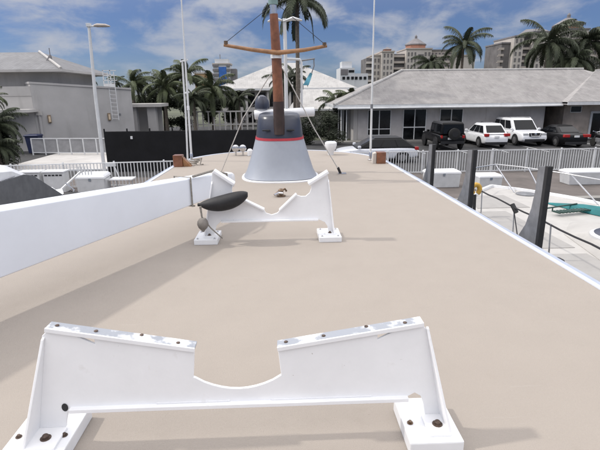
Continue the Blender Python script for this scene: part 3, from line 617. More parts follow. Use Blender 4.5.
bp = [(4.55, 11.2, ZD + 0.62), (5.05, 11.9, ZD + 0.64), (BX, 12.25, ZD + 0.66), (6.2, 11.9, ZD + 0.64), (6.85, 11.1, ZD + 0.6), (7.3, 10.0, ZD + 0.58), (7.35, 8.0, ZD + 0.58)]
part(MB().tube(bp, 0.014, 8), 'bow_rail', 'steel', rb, smooth=True)
for (a, b) in (((5.70, 12.25, ZD + 0.66), (5.98, 11.6, ZD + 0.02)), ((6.32, 11.7, ZD + 0.63), (6.50, 11.2, ZD + 0.02)), ((6.95, 10.9, ZD + 0.60), (7.20, 10.1, ZD + 0.02)), ((4.55, 11.2, ZD + 0.62), (4.6, 10.9, ZD + 0.02))):
    part(MB().tube([a, b], 0.016, 8), 'stanchion', 'steel', rb, smooth=True)
tag(MB().lathe([(0.02, 0), (0.09, 0.03), (0.11, 0.08), (0.09, 0.14), (0.03, 0.17)], (rail_x(6.3) - 0.04, 6.3, ZD + 0.02), 14).build('mooring_fender', 'black', smooth=True), 'round black fender on the near edge of the right motorboat', 'fender')
yb = thing('horseshoe_buoy', 'yellow horseshoe life buoy hung on the rail behind the middle guide post', 'life buoy', (3.98, 9.25, ZD))
part(MB().tube([(3.98 + 0.085 * math.cos(a), 9.32, ZD + 0.60 + 0.10 * math.sin(a)) for a in [R(-60 + i * 30) for i in range(11)]], 0.05, 10), 'ring', 'yellow', yb, smooth=True)
part(MB().tube([(3.95, 9.27, ZD + 0.50), (3.96, 9.25, ZD + 0.10)], 0.035, 8), 'drop_line', 'black', yb, smooth=True)

# ================================================================== BOAT ON THE LEFT
lb = thing('cabin_boat', 'white cabin boat with grey mesh covers over its windows on the left', 'boat', (-7.6, 9, -1.25))
def lb_ring(z, k, bow):
    L_, R_ = [], []
    for i in range(25):
        t = i / 24; y = lerp(2, bow, t); h = 1.75 * k * (1 - max(0, (t - 0.5) / 0.5) ** 2.2) + 0.03
        L_.append((-7.7 - h, y, z)); R_.append((-7.7 + h, y, z))
    return R_ + L_[::-1]
part(MB().rings([lb_ring(-1.6, 0.75, 14.6), lb_ring(0.3, 1.0, 16.0), lb_ring(0.78, 1.02, 16.3)]), 'hull', 'white', lb, smooth=True)
prof = [(3.0, 0.78), (3.0, 2.45), (10.2, 2.50), (11.0, 2.40), (11.75, 2.06), (13.5, 1.06), (13.9, 0.78)]
rg = []
for x, k in ((-9.25, 0.90), (-9.1, 0.97), (-8.8, 1.0), (-6.6, 1.0), (-6.32, 0.97), (-6.18, 0.90)):
    rg.append([(x, y if z < 1 else y - (1 - k) * 1.2, 0.78 + (z - 0.78) * k) for y, z in prof])
part(MB().rings(rg), 'cabin', 'white', lb, smooth=True)
cov = [(6.0, 0.95), (6.0, 2.12), (10.2, 2.15), (11.3, 2.16), (11.70, 2.06), (13.42, 1.09), (13.4, 0.98)]
part(MB().prism([(-6.175, y, z - 0.06) for y, z in cov], (0.03, 0, 0)), 'side_cover', 'canvas', lb, bevel=0.008)
part(MB().prism([(-9.0, 11.80, 1.93), (-6.5, 11.80, 1.93), (-6.45, 13.1, 1.19), (-9.05, 13.1, 1.19)], (0, 0.02, 0.05)), 'windscreen_cover', 'canvas', lb, bevel=0.008)
part(MB().tube([(-6.15, 9.6, 2.10), (-6.15, 10.9, 2.13)], 0.012, 6), 'grab_rail', 'steel', lb, smooth=True)
part(MB().tube([(-6.3, 13.6, 0.9), (-6.5, 14.6, 1.05), (-7.2, 15.6, 1.1)], 0.02, 8), 'bow_rail', 'steel', lb, smooth=True)
bg_ = thing('equipment_bag', 'black bag on the bow of the covered cabin boat', 'bag', (-6.3, 14.2, 0.8))
part(MB().rings([oval(-6.45, 14.3, 0.79 + z, a, b, 20) for z, a, b in ((0, 0.35, 0.25), (0.12, 0.36, 0.26), (0.22, 0.25, 0.16), (0.27, 0.10, 0.06))]), 'body', 'black', bg_, smooth=True)
part(MB().tube([(-6.6, 14.3, 1.0), (-6.5, 14.3, 1.10), (-6.35, 14.3, 1.02)], 0.015, 6), 'handle', 'dark_rope', bg_, smooth=True)

# ================================================================== QUAY FURNITURE
def dock_box(cx_, cy_, wx, wy, hz, lab, slope=0.0):
    t = thing('dock_box', lab, 'dock box', (cx_, cy_, 0), 'white dock boxes on the quay')
    b = MB().rings([[(cx_ - wx / 2 * k, cy_ - wy / 2 * k, z), (cx_ + wx / 2 * k, cy_ - wy / 2 * k, z), (cx_ + wx / 2 * k, cy_ + wy / 2 * k, z), (cx_ - wx / 2 * k, cy_ + wy / 2 * k, z)] for z, k in ((0.012, 0.93), (hz * 0.80, 0.97))])
    part(b, 'body', 'box_white', t, bevel=0.015)
    l = MB().rings([[(cx_ - wx / 2 * k, cy_ - wy / 2 * k, z), (cx_ + wx / 2 * k, cy_ - wy / 2 * k, z), (cx_ + wx / 2 * k, cy_ + wy / 2 * k, z + slope), (cx_ - wx / 2 * k, cy_ + wy / 2 * k, z + slope)] for z, k in ((hz * 0.80, 1.0), (hz * 0.90, 1.0), (hz, 0.86))])
    part(l, 'lid', 'white', t, bevel=0.012)
    part(MB().box(cx_ - 0.05, cx_ + 0.05, cy_ - wy / 2 - 0.012, cy_ - wy / 2 * 0.95, hz * 0.70, hz * 0.84), 'latch', 'steel', t)
dock_box(6.75, 19.4, 1.45, 0.7, 0.72, 'white dock box with overhanging lid between the two far guide posts')
dock_box(8.35, 18.5, 0.95, 0.7, 0.68, 'small white dock box on the quay behind the yellow life buoy')
dock_box(13.6, 19.5, 3.0, 0.75, 0.62, 'long white dock box on the quay at the right edge of the picture')
dock_box(-7.75, 19.3, 1.15, 0.8, 0.80, 'white dock box beside the lamp post on the left quay', 0.05)
for x, lab in ((-10.45, 'white louvred power cabinet nearest the covered boat'), (-9.45, 'white louvred power cabinet beside the gangway frame')):
    t = thing('power_cabinet', lab, 'power cabinet', (x, 19.7, 0), 'power cabinets on the left quay')
    part(MB().box(x - 0.42, x + 0.42, 19.5, 20.0, 0.012, 0.85), 'body', 'box_white', t, bevel=0.015)
    part(MB().box(x - 0.45, x + 0.45, 19.46, 20.03, 0.85, 0.90), 'lid', 'white', t, bevel=0.01)
    for k in range(5):
        part(MB().box(x - 0.36 + k * 0.15, x - 0.25 + k * 0.15, 19.49, 19.505, 0.70, 0.76), 'louvre', 'grille_black', t)
t = thing('pedestal', 'short white dock pedestal with mushroom cap on the left quay', 'pedestal', (-8.75, 17.6, 0))
part(MB().lathe([(0.10, 0.012), (0.10, 0.42), (0.08, 0.44)], (-8.75, 17.6, 0), 14), 'column', 'box_white', t, smooth=True)
part(MB().lathe([(0.20, 0.44), (0.20, 0.50), (0.12, 0.58), (0.03, 0.60)], (-8.75, 17.6, 0), 16), 'cap', 'white', t, smooth=True)
t = thing('gangway_frame', 'white sloping gangway frame on the left quay', 'gangway', (-8.4, 18.2, 0))
part(MB().obox((-8.8, 17.3, 0.05), (-7.95, 18.6, 1.0), (0, 0, 1), 0.07, 0.05), 'rail', 'fence_white', t)
part(MB().obox((-8.3, 19.0, 0.55), (-7.0, 19.0, 0.62), (0, 0, 1), 0.05, 0.05), 'rail', 'fence_white', t)
for k in range(5):
    x = -8.15 + k * 0.12
    part(MB().obox((x, 19.02, 0.05), (x - 0.03, 19.02, 1.15), (0, 1, 0), 0.04, 0.03), 'bar', 'fence_white', t)
t = thing('fish_table', 'white cleaning table with bent leg at the right end of the left quay', 'table', (-6.7, 19.6, 0))
part(MB().box(-7.15, -6.2, 19.3, 19.9, 0.50, 0.56), 'top', 'white', t, bevel=0.015)
for (x, y) in ((-7.0, 19.4), (-6.35, 19.4), (-7.0, 19.8), (-6.35, 19.8)):
    part(MB().tube([(x, y, 0.012), (x, y, 0.50)], 0.025, 8), 'leg', 'fence_white', t)
part(MB().tube([(-6.8, 19.6, 0.56), (-6.95, 19.6, 1.05), (-7.15, 19.6, 1.1)], 0.02, 8), 'tap', 'fence_white', t, smooth=True)
part(MB().box(-7.3, -6.9, 19.55, 19.65, 1.05, 1.2), 'sign_board', 'box_white', t)

# picket fences
def fence(x0, x1, y0, y1, h, pitch_, post_pitch, lab, bow=0.0):
    t = thing('picket_fence', lab, 'fence', (x0, y0, 0), 'white picket fences on the quay')
    L_ = x1 - x0; n = int(L_ / pitch_); first = None; firstp = None
    yy = lambda x: lerp(y0, y1, (x - x0) / L_)
    bm_ = MB().box(-0.016, 0.016, -0.012, 0.012, 0.10, h - 0.03)
    for i in range(n + 1):
        x = x0 + i * pitch_
        loc = (x - x0, yy(x) - y0, 0)
        if first is None:
            first = bm_.build('picket', 'fence_white'); first.parent = t; first.location = loc
        else: share(first, t, loc=loc)
    for i in range(int(L_ / post_pitch) + 1):
        x = x0 + i * post_pitch
        loc = (x - x0, yy(x) - y0 + 0.03, 0)
        if firstp is None:
            firstp = MB().box(-0.03, 0.03, -0.03, 0.03, 0.0, h + 0.04).build('post', 'fence_white', bevel=0.004); firstp.parent = t; firstp.location = loc
        else: share(firstp, t, loc=loc)
    for z in (h - 0.03, 0.08):
        part(MB().obox((x0, y0, z), (x1, y1, z), (0, 0, 1), 0.045, 0.045), 'rail', 'fence_white', t)
fence(3.4, 20.0, 22.6, 22.9, 1.12, 0.128, 1.75, 'long white picket fence along the quay in front of the parked cars')
fence(-13.6, -2.6, 20.0, 20.95, 1.10, 0.140, 2.10, 'white picket fence on the left quay behind the power cabinets')

# black screened fence
sf = thing('screen_fence', 'tall black mesh screen fence behind the left picket fence', 'fence', (-9.05, 24.6, 0))
SY = 24.6
part(MB().box(-9.05, 0.3, SY - 0.02, SY + 0.02, 0.03, 2.08), 'screen', 'screen', sf)
for i in range(9):
    x = -9.05 + i * 1.15
    part(MB().tube([(x, SY + 0.06, 0), (x, SY + 0.06, 2.24 if i < 4 else 2.10)], 0.04, 8), 'post', 'screen', sf)
part(MB().tube([(-9.05, SY + 0.06, 2.08), (0.3, SY + 0.06, 2.08)], 0.025, 8), 'top_rail', 'screen', sf)
tag(MB().box(-7.72, -7.62, SY - 0.09, SY - 0.03, 1.72, 1.86).build('fence_sign', 'plate'), 'tiny white notice fixed on the black screen fence', 'sign')

# ramp railing
rr = thing('ramp_railing', 'white railing with grey mesh panels below the grey building', 'railing', (-16.5, 32.5, 0))
x0, x1, y0, y1 = -16.9, -11.5, 32.6, 32.0
nb = 6
for i in range(nb + 1):
    t_ = i / nb; x, y = lerp(x0, x1, t_), lerp(y0, y1, t_)
    part(MB().box(x - 0.035, x + 0.035, y - 0.03, y + 0.03, 0.0, 1.15), 'post', 'fence_white', rr)
    if i < nb:
        xa = lerp(x0, x1, (i + 1) / nb)
        part(MB().box(x + 0.05, xa - 0.05, y - 0.008, y + 0.002, 0.22, 1.05), 'mesh_panel', 'mesh_grey', rr)
for z in (0.18, 1.12):
    part(MB().obox((x0, y0, z), (x1, y1, z), (0, 0, 1), 0.05, 0.06), 'rail', 'fence_white', rr)
struct(MB().box(-15.6, -9.4, 25.4, 33.4, 0.0, 0.04), 'ramp', 'stucco_light')
struct(MB().box(-15.6, -9.4, 25.25, 25.4, 0.0, 0.10), 'ramp_kerb', 'fence_white')
bn = thing('wheelie_bin', 'dark blue wheelie bin by the railing next to the dark tree', 'bin', (-17.1, 33.4, 0))
part(MB().rings([[(-17.1 - 0.42 * k, 33.4 - 0.35 * k, z), (-17.1 + 0.42 * k, 33.4 - 0.35 * k, z), (-17.1 + 0.42 * k, 33.4 + 0.35 * k, z), (-17.1 - 0.42 * k, 33.4 + 0.35 * k, z)] for z, k in ((0.08, 0.85), (1.22, 1.05))]), 'body', 'bin', bn, bevel=0.03)
part(MB().rings([[(-17.1 - 0.48 * k, 33.35 - 0.40 * k, z), (-17.1 + 0.48 * k, 33.35 - 0.40 * k, z), (-17.1 + 0.48 * k, 33.4 + 0.40 * k, z), (-17.1 - 0.48 * k, 33.4 + 0.40 * k, z)] for z, k in ((1.22, 1.0), (1.29, 1.0), (1.35, 0.8))]), 'lid', 'bin', bn, bevel=0.02)
for x in (-17.4, -16.8):
    part(MB().lathe([(0.1, -0.03), (0.1, 0.03)], (x, 33.7, 0.11), 14, 'X'), 'wheel', 'tyre', bn)

# lamp post on the left
lp = thing('street_lamp', 'tall white lamp post with one flat head on the left quay', 'street lamp', (-8.45, 22.4, 0))
part(MB().tube([(-8.44, 22.4, 0), (-8.42, 22.4, 4), (-8.33, 22.4, 6.85)], [0.085, 0.075, 0.06], 12), 'pole', 'fence_white', lp, smooth=True)
part(MB().tube([(-8.33, 22.4, 6.80), (-8.05, 22.4, 6.82)], 0.04, 8), 'arm', 'fence_white', lp, smooth=True)
part(MB().box(-8.42, -8.25, 22.3, 22.5, 6.78, 6.92), 'bracket', 'fence_white', lp, bevel=0.01)
part(MB().rings([[(x, 22.4 + math.cos(a) * wy, 6.83 + zo + math.sin(a) * hz) for a in [j * math.pi / 6 for j in range(12)]] for x, wy, hz, zo in ((-8.10, 0.07, 0.05, 0), (-7.95, 0.15, 0.08, 0.01), (-7.6, 0.15, 0.07, 0.0), (-7.42, 0.05, 0.03, -0.03))]), 'head', 'condo_tan', lp, smooth=True)
part(MB().lathe([(0.16, 0.0), (0.16, 0.05), (0.10, 0.07)], (-8.44, 22.4, 0.005), 14), 'base', 'concrete', lp)

# ================================================================== BUILDINGS
# low grey building at left
gb = thing('grey_building', 'grey stucco building with sloping parapet behind the ramp railing', 'building', (-14.5, 37, 0))
fx0, fy0, fx1, fy1 = -17.6, 35.0, -11.85, 39.0
nrm = Vector((fy1 - fy0, -(fx1 - fx0), 0)).normalized()
bk = -nrm * 6
def P3(x, y, z): return (x, y, z)
v = [(fx0, fy0, 0), (fx1, fy1, 0), (fx1 + bk.x, fy1 + bk.y, 0), (fx0 + bk.x, fy0 + bk.y, 0)]
zt = [4.72, 4.28, 4.28, 4.72]
part(MB().rings([v, [(x, y, z) for (x, y, _), z in zip(v, zt)]]), 'wall', 'stucco_grey', gb)
cap = [(x + (0.06 if i in (1, 2) else -0.02), y - (0.06 if i < 2 else 0), z) for i, ((x, y, _), z) in enumerate(zip(v, zt))]
part(MB().rings([[(x, y, z + 0.003) for x, y, z in cap], [(x, y, z + 0.14) for x, y, z in cap]]), 'parapet_cap', 'stucco_grey', gb)
fd = Vector((fx1 - fx0, fy1 - fy0, 0)).normalized()
for s_ in (0.9, 5.1):
    p = Vector((fx0, fy0, 0)) + fd * s_ + nrm * 0.01
    wl = thing('wall_lamp', 'small wall lamp on the grey building, ' + ('near its corner by the tree' if s_ < 2 else 'right of the other one near the lamp post'), 'wall lamp', (p.x, p.y, 2.25), 'wall lamps on the grey building')
    q = p + nrm * 0.06
    part(MB().obox((q.x, q.y, 1.98), (q.x, q.y, 2.55), tuple(nrm), 0.22, 0.10), 'housing', 'brass', wl, bevel=0.02)
    q = p + nrm * 0.13
    part(MB().obox((q.x, q.y, 2.05), (q.x, q.y, 2.45), tuple(nrm), 0.14, 0.06), 'lens', 'warm', wl, bevel=0.02)
p = Vector((fx0, fy0, 0)) + fd * 5.95 + nrm * 0.01
part(MB().obox((p.x, p.y, 2.35), (p.x, p.y, 2.5), tuple(nrm), 0.15, 0.06), 'vent', 'galv', gb)
p = Vector((fx0, fy0, 0)) + fd * 0.28 + nrm * 0.08
part(MB().tube([(p.x, p.y, 0), (p.x, p.y, 2.55)], 0.10, 8), 'downpipe', 'stucco_grey', gb)
part(MB().box(p.x - 0.2, p.x + 0.2, p.y - 0.12, p.y + 0.05, 2.55, 2.85), 'rain_head', 'stucco_light', gb)
# side wing left of the corner
sw = thing('side_wing', 'light stucco wing with low canopy behind the dark tree at left edge', 'building', (-21, 35, 0))
part(MB().box(-30, -17.62, 35.02, 44, 0, 4.55), 'wall', 'stucco_light', sw)
part(MB().box(-30, -17.3, 33.6, 35.02, 2.80, 3.0), 'canopy', 'stucco_light', sw)
part(MB().box(-30, -17.60, 34.98, 35.015, 3.9, 3.98), 'ledge', 'stucco_light', sw)
# upper pavilion with hip roof
up_ = thing('hip_roof_block', 'upper storey with grey hip tile roof at the left edge', 'building', (-20, 38, 4.5))
part(MB().box(-28, -16.9, 37.0, 45, 4.551, 5.55), 'wall', 'stucco_light', up_)
part(MB().rings([[(-29, 35.8, 5.55), (-15.6, 35.8, 5.55), (-15.6, 46, 5.55), (-29, 46, 5.55)], [(-29, 35.8, 5.72), (-15.6, 35.8, 5.72), (-15.6, 46, 5.72), (-29, 46, 5.72)]]), 'fascia', 'stucco_light', up_)
part(MB().rings([[(-28.95, 35.85, 5.723), (-15.65, 35.85, 5.723), (-15.65, 45.95, 5.723), (-28.95, 45.95, 5.723)], [(-24, 40.5, 7.25), (-19.2, 40.5, 7.25), (-19.2, 41, 7.25), (-24, 41, 7.25)]]), 'roof', 'tile3', up_)
part(MB().tube([(-15.7, 35.9, 5.80), (-19.2, 40.5, 7.30)], 0.10, 8), 'hip_cap', 'stucco_light', up_)
ch = thing('weather_vane', 'dark finial with rod on the grey hip roof', 'finial', (-17.5, 38.2, 6.4))
part(MB().rings([[(-17.75, 38, 6.3), (-17.3, 38, 6.3), (-17.3, 38.4, 6.3), (-17.75, 38.4, 6.3)], [(-17.4, 38.15, 6.85), (-17.3, 38.15, 6.85), (-17.3, 38.25, 6.85), (-17.4, 38.25, 6.85)]]), 'base', 'slate', ch)
part(MB().tube([(-17.36, 38.2, 6.8), (-17.36, 38.2, 7.35)], 0.03, 6), 'rod', 'slate', ch)
# roof ladder
ld = thing('roof_ladder', 'white access ladder with cage top on the grey building parapet', 'ladder', (-13.1, 38.2, 2))
lx0, lx1, ly = -13.20, -12.72, 38.05
for x in (lx0, lx1):
    part(MB().tube([(x, ly, 2.0), (x, ly, 5.6)], 0.03, 6), 'stile', 'fence_white', ld)
for k in range(12):
    z = 2.1 + k * 0.3
    part(MB().tube([(lx0, ly, z), (lx1, ly, z)], 0.018, 6), 'rung', 'fence_white', ld)
for x in (-13.75, -13.20):
    part(MB().box(x - 0.03, x + 0.03, 38.6, 38.66, 4.5, 5.75), 'cage_post', 'fence_white', ld)
for z in (5.0, 5.35, 5.72):
    part(MB().box(-13.76, lx1, 38.6, 38.66, z - 0.03, z + 0.03), 'cage_rail', 'fence_white', ld)
part(MB().box(-13.7, -12.9, 38.55, 38.6, 4.45, 4.75), 'kick_plate', 'fence_white', ld)
# canopy right of the grey building
cn = thing('porch_canopy', 'flat grey porch canopy on pillars right of the grey building', 'canopy', (-12.3, 44, 0))
part(MB().box(-14.2, -10.6, 43, 46, 2.85, 3.12), 'roof', 'stucco_light', cn)
for (x0, x1) in ((-13.35, -12.9), (-11.95, -11.2)):
    part(MB().box(x0, x1, 43.4, 44, 0, 2.85), 'pillar', 'stucco_grey', cn)
part(MB().box(-13.4, -11.2, 45.6, 45.8, 0, 2.85), 'back_wall', 'stucco_light', cn)

# ------------------------------------------------------------------ white tiled house at right
hs = thing('tiled_house', 'long low grey house with white tiled roof behind the parked cars', 'house', (13, 38.5, 0))
WY = 38.5
part(MB().box(6.2, 21.6, WY, 46, 0, 2.86), 'wall', 'house', hs)
part(MB().box(5.0, 6.2, 41.0, 46, 0, 2.86), 'porch_wall', 'house', hs)
part(MB().box(21.6, 23.2, 41.3, 46, 0, 2.86), 'recess_wall', 'winlow', hs)
part(MB().box(4.15, 22.3, 37.25, 46.8, 2.80, 2.86), 'soffit', 'house', hs)
part(MB().box(4.10, 22.2, 37.19, 37.25, 2.74, 2.97), 'fascia', 'fence_white', hs)
part(MB().box(4.07, 4.13, 37.19, 46.8, 2.74, 2.97), 'fascia', 'fence_white', hs)
part(MB().add([(4.13, 37.22, 2.965), (27.5, 37.22, 2.965), (27.5, 43.6, 5.70), (10.9, 43.6, 5.70), (4.13, 50, 2.965), (27.5, 50, 2.965), (34, 37.22, 2.965), (34, 50, 2.965)], [(0, 1, 2, 3), (0, 3, 4), (3, 2, 5, 4), (1, 6, 2), (2, 7, 5)]), 'roof', 'tile', hs)
part(MB().tube([(4.13, 37.22, 2.99), (10.9, 43.6, 5.76)], 0.13, 8), 'hip_cap', 'tile2', hs)
part(MB().tube([(10.9, 43.6, 5.75), (27.5, 43.6, 5.75)], 0.10, 8), 'ridge_cap', 'tile2', hs)
part(MB().tube([(4.4, 37.1, 2.70), (22.2, 37.1, 2.76)], 0.07, 8), 'gutter', 'fence_white', hs)
def tile_courses(parent, bl, br, tr, tl, n, m):
    bl, br, tr, tl = map(Vector, (bl, br, tr, tl)); mb_ = MB()
    up = (br - bl).cross(tl - bl).normalized()
    if up.z < 0: up = -up
    for j in range(n):
        t0, t1 = j / n, (j + 1.12) / n
        a, b_, c_, d_ = bl.lerp(tl, t0), br.lerp(tr, t0), br.lerp(tr, min(1, t1)), bl.lerp(tl, min(1, t1))
        mb_.add([a + up * 0.012, b_ + up * 0.012, b_ + up * 0.036, a + up * 0.036, d_ + up * 0.014, c_ + up * 0.014], [(0, 1, 2, 3), (3, 2, 5, 4)])
    o = part(mb_, 'tile_courses', m, parent); o['kind'] = 'stuff'
def window(parent, x0, x1, z0, z1, y, mulls, frame='fence_white', glass='winlow', door=False):
    wd_ = part(MB().box(x0, x1, y - 0.03, y - 0.005, z0, z1), 'door' if door else 'window', glass, parent)
    f = MB(); b = 0.05
    f.box(x0 - b, x0, y - 0.05, y, z0 - b, z1 + b).box(x1, x1 + b, y - 0.05, y, z0 - b, z1 + b).box(x0, x1, y - 0.05, y, z1, z1 + b).box(x0, x1, y - 0.05, y, z0 - b, z0)
    for mx in mulls: f.box(mx - 0.035, mx + 0.035, y - 0.045, y - 0.031, z0, z1)
    o = part(f, 'frame', frame, wd_); o.location = (0, 0, 0)
    return wd_
w1 = window(hs, 7.05, 8.85, 0.55, 2.48, WY, [7.95]); part(MB().box(7.05, 8.85, WY - 0.046, WY - 0.032, 0.98, 1.04), 'transom', 'fence_white', w1).location = (0, 0, 0)
w2 = window(hs, 9.95, 11.75, 0.10, 2.52, WY, [10.85], door=True); part(MB().box(9.95, 11.75, WY - 0.046, WY - 0.032, 1.08, 1.16), 'transom', 'fence_white', w2).location = (0, 0, 0)
window(hs, 12.95, 14.75, 1.35, 2.50, WY, [13.85])
tile_courses(hs, (4.13, 37.22, 2.965), (27.5, 37.22, 2.965), (27.5, 43.6, 5.70), (10.9, 43.6, 5.70), 30, 'tile')
window(hs, 4.95, 5.75, 0.1, 2.45, 41.0, [5.35], door=True)
part(MB().box(5.85, 6.18, WY - 0.02, 40, 0, 2.80), 'pilaster', 'stucco_light', hs)
part(MB().tube([(4.85, 38.4, 0), (4.85, 38.4, 2.8)], 0.07, 8), 'porch_post', 'fence_white', hs)
part(MB().tube([(5.25, 38.2, 0), (5.25, 38.2, 2.8)], 0.05, 8), 'porch_post', 'fence_white', hs)
part(MB().box(16.7, 16.75, WY - 0.03, WY + 0.01, 0.15, 2.8), 'wall_joint', 'stucco_light', hs)
part(MB().box(16.35, 16.5, WY - 0.10, WY, 1.1, 1.5), 'meter_box', 'galv', hs)
hw = thing('house_wing', 'right hand wing of the white tiled house with tan wall and framed door', 'house', (27, 38.5, 0))
part(MB().box(23.2, 40, WY + 0.02, 46, 0, 2.87), 'wall', 'house_tan', hw)
part(MB().box(22.15, 42, 36.45, 46.8, 2.83, 2.88), 'soffit', 'house', hw)
part(MB().box(22.15, 42, 36.39, 36.45, 2.79, 3.02), 'fascia', 'fence_white', hw)
part(MB().add([(22.15, 36.42, 3.02), (42, 36.42, 3.02), (42, 43.2, 5.55), (28.4, 43.2, 5.55), (22.15, 43.6, 3.02)], [(0, 1, 2, 3), (0, 3, 4)]), 'roof', 'tile', hw)
part(MB().tube([(28.4, 43.2, 5.57), (42, 43.2, 5.57)], 0.10, 8), 'ridge_cap', 'tile2', hw)
tile_courses(hw, (22.15, 36.42, 3.02), (42, 36.42, 3.02), (42, 43.2, 5.55), (28.4, 43.2, 5.55), 30, 'tile')
window(hw, 23.75, 24.6, 2.18, 2.62, WY + 0.02, [])
dw = window(hw, 25.65, 26.45, 0.05, 2.05, WY + 0.02, [], door=True)
part(MB().box(25.45, 25.60, WY - 0.06, WY + 0.019, 0, 2.22).box(26.50, 26.65, WY - 0.06, WY + 0.019, 0, 2.22).box(25.601, 26.499, WY - 0.06, WY + 0.019, 2.11, 2.22), 'surround', 'fence_white', dw).location = (0, 0, 0)

# ------------------------------------------------------------------ white pavilion behind the mast
pv = thing('white_pavilion', 'large hall with bright white tent like hip roof behind the mast', 'building', (0, 60, 0))
part(MB().box(-7.2, 9, 61, 70, 0, 4.3), 'wall', 'stucco_light', pv)
part(MB().add([(-8.4, 60, 4.45), (9.6, 60, 4.45), (9.6, 74, 4.45), (-8.4, 74, 4.45), (-0.4, 67, 7.85), (2.2, 67, 7.85)], [(0, 1, 5, 4), (1, 2, 5), (2, 3, 4, 5), (3, 0, 4)]), 'roof', 'tile2', pv)
part(MB().box(-8.45, 9.65, 59.9, 60.0, 4.25, 4.50), 'fascia', 'fence_white', pv)
for k in range(11):
    x = -6.9 + k * 1.35
    part(MB().box(x, x + 0.95, 60.93, 60.99, 2.3, 4.0), 'window', 'winlow', pv)
    part(MB().box(x, x + 0.95, 60.93, 60.99, 0.4, 1.6), 'window', 'winlow', pv)
for k in range(6):
    x = -7.1 + k * 2.7
    part(MB().box(x, x + 0.3, 60.3, 60.6, 0, 4.25), 'column', 'stucco_light', pv)
part(MB().box(-7.6, 3, 60.1, 61, 1.85, 2.1), 'balcony_slab', 'stucco_light', pv)
st = thing('outside_stair', 'dark outside staircase in front of the white pavilion', 'staircase', (-4, 59, 0))
for k in range(10):
    part(MB().box(-5.4 + k * 0.28, -5.1 + k * 0.28, 58.6, 59.6, 0.15 + k * 0.19, 0.22 + k * 0.19), 'step', 'galv', st)
for y in (58.58, 59.62):
    part(MB().obox((-5.5, y, 0.3), (-2.4, y, 2.2), (0, 0, 1), 0.06, 0.22), 'stringer', 'slate', st)
    part(MB().obox((-5.5, y, 1.2), (-2.4, y, 3.1), (0, 0, 1), 0.05, 0.06), 'handrail', 'slate', st)
lr = thing('low_white_roof', 'smaller white hip roof right of the mast below the pavilion', 'building', (5, 52, 0))
part(MB().box(1.6, 8.5, 52, 58, 0, 2.2), 'wall', 'house', lr)
part(MB().add([(1.0, 51, 2.2), (9.4, 51, 2.2), (9.4, 59, 2.2), (1.0, 59, 2.2), (2.6, 56, 4.3), (7.6, 56, 4.3)], [(0, 1, 5, 4), (1, 2, 5), (2, 3, 4, 5), (3, 0, 4)]), 'roof', 'tile2', lr)
part(MB().box(0.95, 9.45, 50.9, 51, 2.05, 2.25), 'fascia', 'fence_white', lr)
wr = thing('white_railing', 'white railing seen above the black screen fence below the palms', 'railing', (-9, 48, 0))
for k in range(16):
    part(MB().box(-9.5 + k * 0.55, -9.38 + k * 0.55, 48, 48.1, 0, 2.15), 'baluster', 'stucco_light', wr)
part(MB().box(-9.6, -1.0, 47.98, 48.12, 2.15, 2.27), 'rail', 'stucco_light', wr)
part(MB().box(-9.6, -1.0, 48.02, 48.08, 0.9, 1.0), 'rail', 'stucco_light', wr)

# ------------------------------------------------------------------ far towers
def grid_windows(parent, x0, x1, y, z0, z1, nx, nz, wf=0.5, hf=0.55, m='recess'):
    dx, dz = (x1 - x0) / nx, (z1 - z0) / nz; first = None
    base = MB().box(-dx * wf / 2, dx * wf / 2, -0.25, 0.05, -dz * hf / 2, dz * hf / 2)
    off = Vector(WL[parent.name])
    for i in range(nx):
        for k in range(nz):
            loc = Vector((x0 + (i + 0.5) * dx, y, z0 + (k + 0.5) * dz)) - off
            if first is None:
                first = base.build('window', m); first.parent = parent; first.location = loc
            else: share(first, parent, loc=loc)
def balconies(parent, x0, x1, y, z0, nz, dz, m='condo'):
    off = Vector(WL[parent.name]); first = None
    b = MB().box(x0, x1, y - 1.2, y + 0.1, 0, 0.25).box(x0, x1, y - 1.2, y - 1.1, 0.25, 1.1)
    for k in range(nz):
        loc = Vector((0, 0, z0 + k * dz)) - off
        if first is None:
            first = b.build('balcony', m); first.parent = parent; first.location = loc
        else: share(first, parent, loc=loc)
def condo(lab, X, Y, S, flip=False):
    """cream condominium, X = left edge, S = list of (x0,x1,ztop,dy) masses"""
    t = thing('condo_tower', lab, 'apartment block', (X, Y, 0), 'cream condominium towers in the distance')
    return t
c1 = condo('wide cream condominium with terracotta drum roof seen over the tiled house', 48, 260, None)
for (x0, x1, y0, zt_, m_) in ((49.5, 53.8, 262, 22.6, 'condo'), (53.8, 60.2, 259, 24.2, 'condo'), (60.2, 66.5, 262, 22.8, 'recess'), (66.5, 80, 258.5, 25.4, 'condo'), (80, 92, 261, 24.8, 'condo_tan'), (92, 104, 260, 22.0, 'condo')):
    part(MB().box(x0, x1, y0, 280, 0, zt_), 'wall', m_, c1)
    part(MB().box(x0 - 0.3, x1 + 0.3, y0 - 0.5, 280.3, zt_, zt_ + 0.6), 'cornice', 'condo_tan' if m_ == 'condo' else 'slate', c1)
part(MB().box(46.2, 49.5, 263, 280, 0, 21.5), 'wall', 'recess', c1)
balconies(c1, 46.0, 49.4, 263, 6.2, 5, 3.1); balconies(c1, 60.4, 66.3, 262, 6.2, 6, 3.1, 'condo_tan'); balconies(c1, 72.5, 75.5, 258.5, 6.2, 6, 3.1, 'recess'); balconies(c1, 81, 91, 261, 6.2, 6, 3.1, 'condo_tan')
grid_windows(c1, 54.2, 59.8, 259, 5.8, 24.0, 3, 6, 0.42); grid_windows(c1, 49.9, 53.6, 262, 5.8, 21.8, 2, 5, 0.45)
